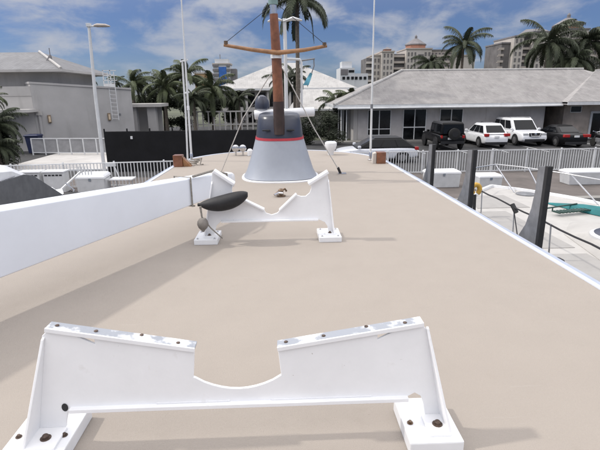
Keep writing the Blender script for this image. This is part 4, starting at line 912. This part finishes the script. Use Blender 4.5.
grid_windows(c1, 66.9, 72.2, 258.5, 5.8, 24.6, 3, 6, 0.42); grid_windows(c1, 75.8, 79.8, 258.5, 5.8, 24.6, 2, 6, 0.5); grid_windows(c1, 80.4, 91.6, 261, 5.8, 24.4, 6, 6, 0.5)
part(MB().box(55.2, 58.8, 260, 264, 24.803, 25.6), 'turret', 'terracotta', c1)
part(MB().rings([[(54.8, 259.5, 25.6), (59.2, 259.5, 25.6), (59.2, 264.5, 25.6), (54.8, 264.5, 25.6)], [(56.9, 261.9, 26.9), (57.1, 261.9, 26.9), (57.1, 262.1, 26.9), (56.9, 262.1, 26.9)]]), 'turret_roof', 'slate', c1)
part(MB().lathe([(5.4, 26.0), (5.4, 27.8)], (73, 265, 0), 8), 'drum', 'terracotta', c1)
part(MB().lathe([(5.9, 27.8), (5.9, 28.3), (1.2, 31.2), (0.7, 31.3), (0.7, 32.4), (0.1, 33.2)], (73, 265, 0), 8), 'drum_roof', 'slate', c1)
c2 = condo('taller cream condominium behind the palms at the right edge', 114, 250, None)
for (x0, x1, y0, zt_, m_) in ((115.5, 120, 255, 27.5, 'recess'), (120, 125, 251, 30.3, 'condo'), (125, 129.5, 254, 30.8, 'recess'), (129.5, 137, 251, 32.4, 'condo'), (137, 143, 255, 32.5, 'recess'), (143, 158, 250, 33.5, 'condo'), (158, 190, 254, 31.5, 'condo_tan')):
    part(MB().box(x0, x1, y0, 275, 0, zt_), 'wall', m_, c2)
    part(MB().box(x0 - 0.3, x1 + 0.3, y0 - 0.5, 275.3, zt_, zt_ + 0.7), 'cornice', 'slate', c2)
balconies(c2, 113.6, 116.5, 255, 12, 5, 3.1, 'condo_tan'); balconies(c2, 125, 129.6, 254, 12, 6, 3.1, 'condo_tan'); balconies(c2, 137, 143, 255, 12, 6, 3.1, 'condo_tan')
grid_windows(c2, 120.3, 124.7, 251, 11.5, 30, 2, 6, 0.42); grid_windows(c2, 129.9, 136.6, 251, 11.5, 30.5, 3, 6, 0.42); grid_windows(c2, 143.5, 157.5, 250, 11.5, 32.8, 6, 7, 0.45); grid_windows(c2, 158.5, 180, 254, 11.5, 31, 8, 6, 0.5)
part(MB().add([(125.5, 251, 31.5), (138, 251, 33.1), (138, 262, 33.1), (125.5, 262, 31.5), (128, 256, 34.5), (136, 256, 35.0)], [(0, 1, 5, 4), (1, 2, 5), (2, 3, 4, 5), (3, 0, 4)]), 'hip_roof', 'slate', c2)
part(MB().lathe([(7.2, 34.2), (7.2, 36.2)], (151.5, 259, 0), 8), 'drum', 'terracotta', c2)
part(MB().lathe([(7.8, 36.2), (7.8, 36.7), (1.6, 40.2), (0.9, 40.3), (0.9, 41.8), (0.1, 42.8)], (151.5, 259, 0), 8), 'drum_roof', 'slate', c2)
bt = thing('blue_tower', 'distant white tower with a blue glass front left of the pavilion roof', 'tower', (-35, 300, 0))
part(MB().box(-40.5, -30.5, 300, 312, 0, 21.8), 'wall', 'tower_white', bt)
part(MB().box(-30.5, -27.0, 303, 312, 0, 18.6), 'wall', 'slate', bt)
part(MB().box(-37.2, -32.6, 299.7, 300, 6, 19.6), 'glass_front', 'glass_blue', bt)
for k in range(5):
    part(MB().box(-40.8, -37.3, 299.0, 300, 9 + k * 2.7, 10.3 + k * 2.7), 'balcony', 'slate', bt)
    part(MB().box(-32.4, -30.3, 299.0, 300, 9 + k * 2.7, 10.3 + k * 2.7), 'balcony', 'slate', bt)
part(MB().box(-39.5, -31.5, 301, 310, 21.8, 24.2), 'roof_plant', 'tower_white', bt)
part(MB().box(-41, -30, 299.4, 312.5, 21.0, 21.79), 'cornice', 'condo', bt)
part(MB().tube([(-36.5, 304, 24.2), (-36.5, 304, 27)], 0.25, 6), 'mast', 'slate', bt)
ob = thing('ochre_block', 'small ochre block peeping between the left palms', 'building', (-47, 300, 0))
part(MB().box(-52, -43, 300, 312, 0, 15.8), 'wall', 'orange_wall', ob)
part(MB().box(-52.5, -42.5, 299.5, 312.5, 15.8, 16.6), 'cornice', 'condo', ob)
wf = thing('white_block', 'distant stepped white building between the mast and the right antenna', 'building', (33, 220, 0))
part(MB().box(27, 33.5, 220, 235, 0, 14.6), 'wall', 'tower_white', wf)
part(MB().box(33.5, 40, 222, 235, 0, 12.2), 'wall', 'tower_white', wf)
part(MB().box(28, 32.5, 222, 230, 14.6, 17.4), 'roof_plant', 'tower_white', wf)
part(MB().box(27.3, 30.5, 219.8, 220, 11.5, 14.0), 'dark_glazing', 'slate', wf)
for k in range(6):
    part(MB().box(28 + k * 2, 29.2 + k * 2, 219.7 if k < 3 else 221.7, 220 if k < 3 else 222, 9.6, 10.8), 'window', 'winlow', wf)
part(MB().box(30.8, 33.3, 219.8, 220, 12.6, 13.6), 'window', 'winlow', wf)

# ================================================================== CARS
def V3(*a): return Vector(a)
def car(name, label, loc, rz, L, W, H, kind, paint, group='cars parked in front of the tiled house'):
    """local frame: +X = forward, wheels on z = 0"""
    t = thing(name, label, 'car', loc, group, rz, local=True)
    h = L / 2
    if kind == 'suv':
        top = [(-1.0, 0.62), (-0.975, 0.92), (-0.9, 1.03), (-0.5, 1.05), (0.0, 1.05), (0.38, 1.06), (0.52, 1.07), (0.75, 1.05), (0.92, 0.98), (0.985, 0.82), (1.0, 0.60)]; zb = 0.30
        gx = (-0.955, 0.50, -0.82, 0.18); zr = H; wr_, wb_ = 0.80, 0.93
    elif kind == 'crossover':
        top = [(-1.0, 0.60), (-0.97, 0.88), (-0.88, 0.98), (-0.5, 0.99), (0.0, 0.97), (0.40, 0.96), (0.55, 0.95), (0.78, 0.88), (0.93, 0.76), (0.985, 0.62), (1.0, 0.48)]; zb = 0.24
        gx = (-0.95, 0.52, -0.62, 0.08); zr = H; wr_, wb_ = 0.72, 0.92
    elif kind == 'jeep':
        top = [(-1.0, 0.60), (-0.99, 1.02), (-0.9, 1.06), (-0.5, 1.08), (0.0, 1.09), (0.2, 1.09), (0.5, 1.09), (0.8, 1.05), (0.9, 1.02), (0.93, 0.9), (0.94, 0.6)]; zb = 0.42
        gx = (-0.98, 0.22, -0.95, 0.10); zr = H; wr_, wb_ = 0.80, 0.86
    else:
        top = [(-1.0, 0.58), (-0.985, 0.86), (-0.92, 0.95), (-0.62, 0.98), (-0.1, 0.95), (0.38, 0.92), (0.50, 0.90), (0.75, 0.83), (0.92, 0.72), (0.985, 0.60), (1.0, 0.45)]; zb = 0.20
        gx = (-0.72, 0.50, -0.36, 0.08); zr = H; wr_, wb_ = 0.68, 0.90
    rings_ = []
    for fx, zt_ in top:
        ww = W / 2 * (1 - 0.13 * abs(fx) ** 7); bb = zb + (0.10 if abs(fx) > 0.95 else 0)
        mid = (bb + zt_) / 2
        half = [(0.86 * ww, bb), (0.97 * ww, bb + 0.08), (ww, mid), (0.985 * ww, zt_ - 0.10), (0.93 * ww, zt_ - 0.02), (0.78 * ww, zt_)]
        ring = [(fx * h, y, z) for y, z in half] + [(fx * h, -y, z) for y, z in reversed(half)]
        rings_.append(ring)
    bo_ = part(MB().rings(rings_), 'body', paint, t, smooth=True, angle=80)
    sm_ = bo_.modifiers.new('subdivision', 'SUBSURF'); sm_.levels = 2; sm_.render_levels = 2
    zb_ = (1.0 if kind != 'jeep' else 1.07) - 0.03; zb_ = {'suv': 1.03, 'crossover': 0.95, 'jeep': 1.07, 'sedan': 0.92}[kind]
    x0b, x1b, x0r, x1r = (g * h for g in gx)
    wb, wr = W / 2 * wb_, W / 2 * wr_
    zr2 = zr - 0.06
    base = [(x0b, -wb, zb_), (x1b, -wb, zb_), (x1b, wb, zb_), (x0b, wb, zb_)]
    rf = [(x0r, -wr, zr2), (x1r, -wr, zr2), (x1r, wr, zr2), (x0r, wr, zr2)]
    part(MB().rings([base, rf]), 'cabin', paint, t, smooth=True, bevel=0.10, seg=3)
    xm = (x0r + x1r) / 2
    part(MB().rings([[(lerp(xm, x, 0.97), y * 0.95, zr2 - 0.01) for x, y, z in rf], [(lerp(xm, x, 0.9), y * 0.88, zr) for x, y, z in rf]]), 'roof', paint, t, smooth=True, bevel=0.02)
    def pane(a, b, c, d, u0, u1, v0, v1, name, nsplit=None):
        a, b, c, d = map(Vector, (a, b, c, d))       # a-b bottom, d-c top
        f = lambda u, v_: a.lerp(b, u).lerp(d.lerp(c, u), v_)
        q = [f(u0, v0), f(u1, v0), f(u1, v1), f(u0, v1)]
        n = (q[1] - q[0]).cross(q[3] - q[0]).normalized()
        ctr = V3(xm, 0, (zb_ + zr2) / 2)
        if n.dot(q[0] - ctr) < 0: n = -n
        q = [p + n * 0.004 for p in q]
        return part(MB().prism(q, n * 0.014), name, 'glass', t)
    pane(base[1], base[2], rf[2], rf[1], 0.07, 0.93, 0.08, 0.90, 'windscreen')
    pane(base[3], base[0], rf[0], rf[3], 0.10, 0.90, 0.18 if kind != 'jeep' else 0.10, 0.88, 'rear_window')
    for (i0, i1, s_) in ((0, 1, -1), (3, 2, 1)):
        cuts = ((0.05, 0.30), (0.325, 0.60), (0.63, 0.90)) if kind in ('suv', 'crossover', 'jeep') else ((0.14, 0.50), (0.54, 0.88))
        for (u0, u1) in cuts:
            pane(base[i0], base[i1], rf[i1], rf[i0], u0, u1, 0.14, 0.86, 'side_window')
    rw = {'suv': 0.40, 'crossover': 0.36, 'jeep': 0.41, 'sedan': 0.335}[kind]
    wx = 0.60 if kind != 'jeep' else 0.62
    for fx in (-wx, wx + 0.02):
        for s_ in (-1, 1):
            y = s_ * (W / 2 - 0.10)
            wh = part(MB().lathe([(rw * 0.7, -0.10), (rw, -0.08), (rw, 0.08), (rw * 0.7, 0.112)] if s_ > 0 else [(rw * 0.7, -0.112), (rw, -0.08), (rw, 0.08), (rw * 0.7, 0.10)], (fx * h, y, rw), 20, 'Y'), 'wheel', 'tyre', t, smooth=True)
            part(MB().lathe([(rw * 0.62, 0), (rw * 0.62, s_ * 0.006), (rw * 0.2, s_ * 0.01)], (fx * h, y + s_ * 0.113, rw), 16, 'Y'), 'rim', 'rim' if kind != 'jeep' else 'grille_black', wh)
            # dark wheel arch ring
            arc_ = [(fx * h + (rw + 0.06) * math.cos(a), rw + (rw + 0.06) * math.sin(a)) for a in [R(-10 + i * 20) for i in range(11)]]
            part(MB().prism([(x, s_ * (W / 2 - 0.05), z) for x, z in arc_], (0, s_ * 0.058, 0)), 'wheel_arch', 'grille_black', t)
    zf = {'suv': 0.80, 'crossover': 0.68, 'jeep': 0.85, 'sedan': 0.66}[kind]
    for s_ in (-1, 1):
        part(MB().box(h * 0.93, h * 0.985, s_ * W * 0.33 - 0.18, s_ * W * 0.33 + 0.18, zf, zf + 0.16), 'headlight', 'lamp_clear', t, bevel=0.03)
        zt2 = {'suv': 1.0, 'crossover': 0.92, 'jeep': 0.92, 'sedan': 0.82}[kind]
        wt = {'suv': 0.12, 'crossover': 0.20, 'jeep': 0.09, 'sedan': 0.26}[kind]
        part(MB().box(-h * 0.995, -h * 0.90, s_ * W * 0.40 - wt, s_ * (W * 0.40) + wt * 0.5 if s_ > 0 else s_ * W * 0.40 + wt, zt2 - 0.10, zt2 + 0.10), 'tail_light', 'lamp_red', t, bevel=0.03)
        part(MB().box(x1b - 0.28, x1b - 0.10, s_ * (W / 2 + 0.02) - 0.09, s_ * (W / 2 + 0.02) + 0.09, zb_ + 0.04, zb_ + 0.20), 'mirror', paint, t, bevel=0.04)
        for fx in (-0.28, 0.12):
            part(MB().box(fx * h, fx * h + 0.20, s_ * (W / 2) - 0.012, s_ * (W / 2) + 0.012, zb_ - 0.20, zb_ - 0.165), 'door_handle', 'steel' if kind == 'suv' else paint, t)
    part(MB().box(h * 0.955, h * 1.006, -W * 0.21, W * 0.21, zf - 0.06, zf + 0.17), 'grille', 'grille_black', t, bevel=0.02)
    part(MB().box(h * 0.985, h * 1.01, -W * 0.36, W * 0.36, zb + 0.06, zb + 0.24), 'lower_grille', 'grille_black', t, bevel=0.02)
    part(MB().box(-h * 1.006, -h * 0.985, -W * 0.42, W * 0.42, zb + 0.02, zb + 0.20), 'rear_bumper', 'grille_black', t, bevel=0.02)
    zp = 0.78 if kind != 'jeep' else 0.80
    part(MB().box(-h * 1.008 - 0.01, -h * 0.99, -0.17 + (0.0 if kind != 'jeep' else 0.15), 0.17 + (0.0 if kind != 'jeep' else 0.15), zp - 0.06, zp + 0.07), 'number_plate', 'plate', t)
    return t, h
t, h = car('suv', 'big white sport utility car facing the camera with dark grille', (18.15, 35.8, 0.01), R(-90), 5.2, 2.02, 1.90, 'suv', 'car_white')
part(MB().tube([(h * 1.0, -0.36, 0.98), (h * 1.018, -0.30, 0.74), (h * 1.018, 0.30, 0.74), (h * 1.0, 0.36, 0.98)], 0.035, 8), 'grille_surround', 'steel', t, smooth=True)
part(MB().lathe([(0.09, 0), (0.09, 0.03), (0.05, 0.04)], (h * 1.0, 0, 0.88), 16, 'X'), 'badge', 'steel', t, smooth=True)
for s_ in (-1, 1):
    part(MB().tube([(-1.9, s_ * 0.72, 1.90), (-1.8, s_ * 0.72, 1.95), (0.2, s_ * 0.72, 1.95), (0.35, s_ * 0.72, 1.88)], 0.025, 6), 'roof_rail', 'steel', t, smooth=True)
t, h = car('crossover', 'white crossover car seen from behind between the black jeep and the white suv', (15.05, 34.75, 0.01), R(90), 4.5, 1.86, 1.66, 'crossover', 'car_white')
t, h = car('off_roader', 'boxy black off road car with rear spare wheel at the end of the parked row', (11.6, 33.75, 0.01), R(90), 4.2, 1.90, 1.88, 'jeep', 'car_black')
sp = part(MB().lathe([(0.28, 0), (0.39, -0.03), (0.39, -0.20), (0.28, -0.24)], (-h - 0.01, -0.06, 1.12), 22, 'X'), 'spare_wheel', 'tyre', t, smooth=True)
part(MB().lathe([(0.2, -0.241), (0.2, -0.25)], (-h - 0.01, -0.06, 1.12), 16, 'X'), 'rim', 'grille_black', sp)
t, h = car('sedan', 'black sedan parked tail out at the right end of the car row', (20.55, 34.6, 0.01), R(90), 4.9, 1.86, 1.45, 'sedan', 'car_black')
t, h = car('side_on_suv', 'pale silver crossover with dark roof seen side on behind the right antenna', (5.40, 27.2, 0.01), R(180), 4.75, 1.9, 1.62, 'crossover', 'car_silver', 'cars parked in front of the tiled house')
t.scale = (1, 1, 0.87)
for ch_ in list(bpy.data.objects):
    if ch_.parent == t and ch_.name.split('.')[0] in ('cabin', 'roof'):
        ch_.data.materials[0] = M['car_black']
dg = thing('covered_dinghy', 'small white dinghy under a blue cover just over the bow edge right of the fairing', 'dinghy', (1.6, 20.2, 0))
def dg_ring(z, k): return [(1.55 + 1.35 * math.cos(a) * k, 20.2 + 0.65 * math.sin(a) * k, z) for a in [2 * math.pi * j / 24 for j in range(24)]]
part(MB().rings([dg_ring(0.75, 0.6), dg_ring(1.0, 0.85), dg_ring(1.28, 1.0), dg_ring(1.32, 1.0)]), 'hull', 'white', dg, smooth=True)
part(MB().rings([dg_ring(1.322, 0.93), dg_ring(1.40, 0.85), dg_ring(1.47, 0.5), dg_ring(1.49, 0.1)]), 'cover', 'blue_canvas', dg, smooth=True)
for x in (0.9, 2.2):
    part(MB().box(x - 0.05, x + 0.05, 19.8, 20.6, 0.012, 0.86), 'stand', 'galv', dg)
# motorcycle at right edge
mc = thing('motorcycle', 'dark motorcycle beside the framed house door at the right edge', 'motorcycle', (22.6, 32.4, 0))
for y in (31.7, 33.1):
    wh = part(MB().lathe([(0.22, -0.05), (0.30, -0.05), (0.30, 0.05), (0.22, 0.05)], (22.4, y, 0.31), 18, 'X'), 'wheel', 'tyre', mc, smooth=True)
    part(MB().lathe([(0.21, -0.02), (0.21, 0.02)], (22.4, y, 0.31), 14, 'X'), 'rim', 'rim', wh).location = (0, 0, 0)
part(MB().tube([(22.4, 31.7, 0.45), (22.4, 32.1, 0.75), (22.4, 32.7, 0.80), (22.4, 33.0, 0.95)], [0.10, 0.16, 0.17, 0.06], 10), 'frame', 'car_black', mc, smooth=True)
part(MB().box(22.28, 22.52, 31.75, 32.35, 0.78, 0.88), 'seat', 'black', mc, bevel=0.03)
part(MB().box(22.25, 22.55, 32.2, 32.7, 0.35, 0.65), 'engine', 'galv', mc, bevel=0.04)
part(MB().tube([(22.05, 32.75, 1.10), (22.4, 32.9, 1.0), (22.75, 32.75, 1.10)], 0.025, 8), 'handlebar', 'steel', mc, smooth=True)
part(MB().tube([(22.4, 33.1, 0.31), (22.4, 32.95, 1.0)], 0.03, 8), 'fork', 'steel', mc, smooth=True)

# ================================================================== VEGETATION
def frond_mesh(elev, L, seed, nl=52, wl=0.50):
    r_ = random.Random(seed); mb_ = MB(); steps = 14
    p = Vector((0, 0, 0)); e = elev; pts = [p.copy()]; dirs = []
    for i in range(steps):
        e -= (0.05 + 0.115 * (i / steps) ** 0.8) * (1.0 if e > -1.35 else 0.0) * (1.15 if elev < 0.8 else 0.85)
        d = Vector((math.cos(e), 0, math.sin(e))); dirs.append(d); p = p + d * (L / steps); pts.append(p.copy())
    mb_.tube(pts, [0.035 * (1 - 0.85 * i / steps) for i in range(steps + 1)], 4)
    for i in range(nl):
        t = 0.10 + 0.89 * i / (nl - 1); f = t * steps; k = min(int(f), steps - 1); q = pts[k].lerp(pts[k + 1], f - k); d = dirs[k]
        side = Vector((0, 1, 0)); upv = side.cross(d) * -1
        ll = L * 0.27 * (math.sin(math.pi * (0.12 + 0.80 * t)) ** 0.7) * r_.uniform(0.8, 1.1)
        for s_ in (-1, 1):
            dr_ = (side * s_ * 0.75 + d * (0.55 + 0.3 * t) + Vector((0, 0, -0.12))).normalized()
            mid = q + dr_ * ll * 0.5 + Vector((0, 0, -0.03 * ll)); tip = q + (dr_ + Vector((0, 0, -0.45 - r_.uniform(0, 0.75)))).normalized() * ll * 0.98
            ww = d * 0.021 * L / 2.5
            mb_.add([q - ww, q + ww, mid + ww * 1.1, mid - ww * 1.1, tip], [(0, 1, 2, 3), (3, 2, 4)])
    return mb_
FR = {}
def get_frond(mk, cls):
    key = (mk, cls)
    if key not in FR:
        el = (R(70), R(48), R(26), R(4), R(-25))[cls]
        o = frond_mesh(el, 2.6, 10 + cls).build('frond', mk)
        FR[key] = o; o['_proto'] = 1
        return o, True
    return FR[key], False
def palm(label, x, y, zc_, size=1.0, n=18, mk='frond', lean=(0, 0), z0=0.0, wind=0.0, seed=0, trunk_r=0.15, shaft=True, group='palm trees around the marina', classes=None):
    r_ = random.Random(seed * 31 + 5)
    t = thing('palm_tree', label, 'palm tree', (x, y, z0), group)
    tx, ty = lean
    hgt = zc_ - z0
    pts = [(-tx, -ty, 0), (-tx * 0.7, -ty * 0.7, hgt * 0.35), (-tx * 0.25, -ty * 0.25, hgt * 0.7), (0, 0, hgt)]
    tr = MB().tube(pts, [trunk_r * 1.35, trunk_r * 1.05, trunk_r * 0.95, trunk_r * 0.8], 10).build('trunk', 'trunk', smooth=True); tr.parent = t
    if shaft:
        o = MB().tube([(0, 0, hgt - 0.1), (0, 0, hgt + 0.06 * size)], [trunk_r * 0.95, trunk_r * 0.5], 10).build('crown_shaft', mk, smooth=True); o.parent = t
    cls_ = classes or [0, 0, 1, 1, 1, 1, 2, 2, 2, 2, 3, 3, 3, 3, 3, 4, 4, 4]
    for i in range(n):
        c = cls_[int(i * len(cls_) / n)]
        o, new = get_frond(mk, c)
        az = i * 2.39996 + r_.uniform(-0.3, 0.3)
        az = az - wind * math.sin(az)         # wind gathers fronds towards +X
        s_ = size * r_.uniform(0.85, 1.12)
        if not new:
            o2_ = o.copy(); col.objects.link(o2_); o = o2_
        o.parent = t; o.location = (0, 0, hgt + r_.uniform(-0.08, 0.18) * size); o.rotation_euler = (r_.uniform(-0.2, 0.2), r_.uniform(-0.12, 0.12), az); o.scale = (s_,) * 3
    return t
palm('tall palm rising straight behind the mast with its crown cut by the picture top', 1.45, 40.5, 11.0, 1.35, 22, 'frond_dark', z0=0, seed=1, trunk_r=0.17)
palm('palm with an upright spear frond standing alone above the tiled roof', 19.45, 52, 8.5, 1.18, 20, 'frond_dark', seed=2)
palm('low bushy palm in front of the cream condominium', 16.4, 53, 6.8, 0.95, 22, 'frond_dark', seed=3, classes=[1, 1, 2, 2, 2, 3, 3, 3, 4, 4])
palm('tall swept palm in front of the right hand condominium', 28.6, 52, 8.8, 1.55, 24, 'frond_dark', wind=0.25, seed=4)
palm('dense palm between the two drum roofed towers and the right edge', 33.0, 52, 8.8, 1.5, 24, 'frond_dark', wind=0.3, seed=5)
palm('low palm filling the gap above the house wing roof', 31.0, 51, 6.9, 1.3, 20, 'frond_dark', seed=6, classes=[1, 2, 2, 3, 3, 3])
palm('palm at the extreme right above the house wing', 36.6, 51, 8.6, 1.4, 20, 'frond_dark', seed=7)
palm('short spiky palm left of the tiled house hip', 5.2, 45, 2.9, 0.80, 20, 'frond', seed=8, classes=[0, 1, 1, 1, 2, 2, 2, 3])
palm('short spiky palm tucked against the tiled house hip', 6.8, 45.5, 3.1, 0.85, 20, 'frond', seed=9, classes=[0, 1, 1, 1, 2, 2, 2, 3])
palm('palm in front of the white pavilion just behind the mast', 0.3, 44, 4.9, 0.80, 18, 'frond_dark', seed=10, classes=[0, 1, 2, 2, 3, 3])
palm('slim palm in front of the pavilion right of the mast', 1.3, 45, 5.3, 0.7, 14, 'frond_dark', seed=11)
palm('palm with fan crown and brown skirt on the skyline left of the lamp post', -19.6, 50, 5.35, 0.50, 22, 'frond_dark', seed=12, trunk_r=0.2)
palm('small palm behind the roof ladder', -16.9, 51, 5.1, 0.45, 14, 'frond_dark', seed=13)
palm('windswept palm behind the right end of the grey building', -15.0, 50, 4.9, 1.0, 20, 'frond', wind=0.7, seed=14)
palm('palm over the porch canopy leaning right', -11.6, 49, 4.5, 1.05, 22, 'frond', wind=0.3, seed=15)
palm('full palm crown behind the left whip antenna', -9.55, 50, 5.6, 1.15, 22, 'frond', seed=16)
palm('palm just right of the left whip antenna', -6.9, 49, 4.3, 1.15, 24, 'frond', seed=17)
palm('low palm in front of the pavilion left eave', -4.5, 52, 3.4, 0.75, 18, 'frond_dark', seed=18)
palm('low palm between the canopy and the left antenna', -8.4, 47, 3.4, 0.8, 18, 'frond_dark', seed=19)

def leafy(name, label, cat, c, rad, n, size, mk, trunk_base, group=None, seed=0, trunk_r=0.15, clumps=14):
    r_ = random.Random(seed); t = thing(name, label, cat, trunk_base, group)
    b = Vector(trunk_base); c = Vector(c); rad = Vector(rad)
    limb = MB(); limb.tube([(0, 0, 0), (c - b) * 0.45 + Vector((0.05, 0, 0)), (c - b) * 0.8], [trunk_r, trunk_r * 0.8, trunk_r * 0.5], 8)
    cents = []
    for i in range(clumps):
        v_ = Vector((r_.gauss(0, 1), r_.gauss(0, 1), r_.gauss(0, 1))).normalized() * r_.uniform(0.35, 0.95)
        cents.append(c + Vector((v_.x * rad.x, v_.y * rad.y, v_.z * rad.z)))
    for q in cents[:7]:
        limb.tube([(c - b) * 0.5, ((q - b) + (c - b) * 0.5) * 0.5, q - b], [trunk_r * 0.5, trunk_r * 0.3, 0.02], 6)
    o = limb.build('trunk', 'bark', smooth=True); o.parent = t
    mb_ = MB(); cr_ = min(rad) * 0.50
    for i in range(n):
        q = cents[i % clumps]; v_ = Vector((r_.gauss(0, 1), r_.gauss(0, 1), r_.gauss(0, 1))).normalized() * cr_ * r_.random() ** 0.4 * r_.uniform(0.8, 1.25)
        p = q - b + v_
        a = Vector((r_.gauss(0, 1), r_.gauss(0, 1), r_.gauss(0, 0.6))).normalized(); bb = a.orthogonal().normalized()
        l, w_ = size * r_.uniform(0.7, 1.3), size * 0.4
        mb_.add([p, p + a * l * 0.5 + bb * w_ * 0.5, p + a * l, p + a * l * 0.5 - bb * w_ * 0.5], [(0, 1, 2, 3)])
    o = mb_.build('crown', mk); o.parent = t
    return t
palm('slender palm head poking up at the left edge beside the grey building', -15.9, 27.2, 3.75, 0.42, 24, 'frond', seed=31, trunk_r=0.07)
palm('broad drooping palm at the left edge in front of the grey building', -15.5, 26.6, 2.35, 0.62, 34, 'frond_dark', seed=32, trunk_r=0.12, classes=[0, 1, 1, 2, 2, 2, 3, 3, 3, 4, 4])
palm('low palm clump at the left edge just behind the covered boat', -15.3, 25.9, 1.3, 0.58, 30, 'frond_dark', seed=33, trunk_r=0.12, classes=[1, 1, 2, 2, 3, 3, 3, 4])
leafy('shrub', 'dark shrub at the foot of the left edge palms', 'shrub', (-16.1, 26.8, 1.0), (1.4, 1.0, 1.2), 7000, 0.16, 'leaf_dark', (-16.1, 26.8, 0), seed=1, trunk_r=0.08, clumps=20)
leafy('tree', 'tall rounded bushy tree between the ladder and the left antenna', 'tree', (-12.8, 53, 4.4), (1.5, 1.3, 2.1), 5000, 0.22, 'leaf', (-12.8, 53, 0), seed=2)
leafy('tree', 'dark tree mass at the right edge behind the house wing', 'tree', (35.5, 56, 6.2), (4.2, 2, 2.2), 7000, 0.30, 'leaf_dark', (35.5, 56, 0), seed=3, clumps=22)
for i, (x, y, z, rx, rz_, lab) in enumerate(((-10.6, 52, 1.9, 1.9, 1.9, 'dense shrub below the palms right of the porch canopy'), (-7.4, 53, 2.6, 1.6, 1.7, 'dense shrub below the palms behind the left antenna'), (-5.5, 54, 2.3, 1.4, 1.5, 'dense shrub left of the pavilion windows'), (-14.0, 52, 2.6, 1.5, 1.8, 'dense shrub behind the grey building end'))):
    leafy('shrub', lab, 'shrub', (x, y, z), (rx, 1.0, rz_), 7000, 0.22, 'leaf_dark', (x, y, 0), 'shrubs below the palms', seed=20 + i, trunk_r=0.08)
for i, (x, y, z, rx, rz_, lab) in enumerate(((3.6, 36.5, 1.3, 1.3, 1.3, 'dark hedge bush right of the fairing beside the house porch'), (1.6, 37, 1.4, 1.5, 1.4, 'dark hedge bush behind the fairing top'), (4.6, 42, 1.6, 1.1, 1.6, 'dark bush under the left house eave'))):
    leafy('shrub', lab, 'shrub', (x, y, z), (rx, 0.9, rz_), 3600, 0.18, 'leaf_dark', (x, y, 0), 'hedge bushes by the house porch', seed=40 + i, trunk_r=0.06)
tag(leafy('tree_line', '', '', (0, 0, 0), (1, 1, 1), 10, 0.1, 'leaf_dark', (0, 0, 0)), None) if False else None
tl = MB(); r_ = random.Random(99)
for i in range(16000):
    x = r_.uniform(-260, 330); y = r_.uniform(150, 190); top = 3.2 + 2.2 * math.sin(x * 0.11) * math.sin(x * 0.037 + 1) + 1.0 * math.sin(x * 0.53)
    p = Vector((x, y, r_.uniform(0, max(1.2, top)))); a = Vector((r_.gauss(0, 1), r_.gauss(0, 1), r_.gauss(0, 1))).normalized() * 1.4; bb = a.orthogonal().normalized() * 0.9
    tl.add([p - a, p + bb, p + a, p - bb], [(0, 1, 2, 3)])
tag(tl.build('far_trees', 'leaf'), kind='stuff')
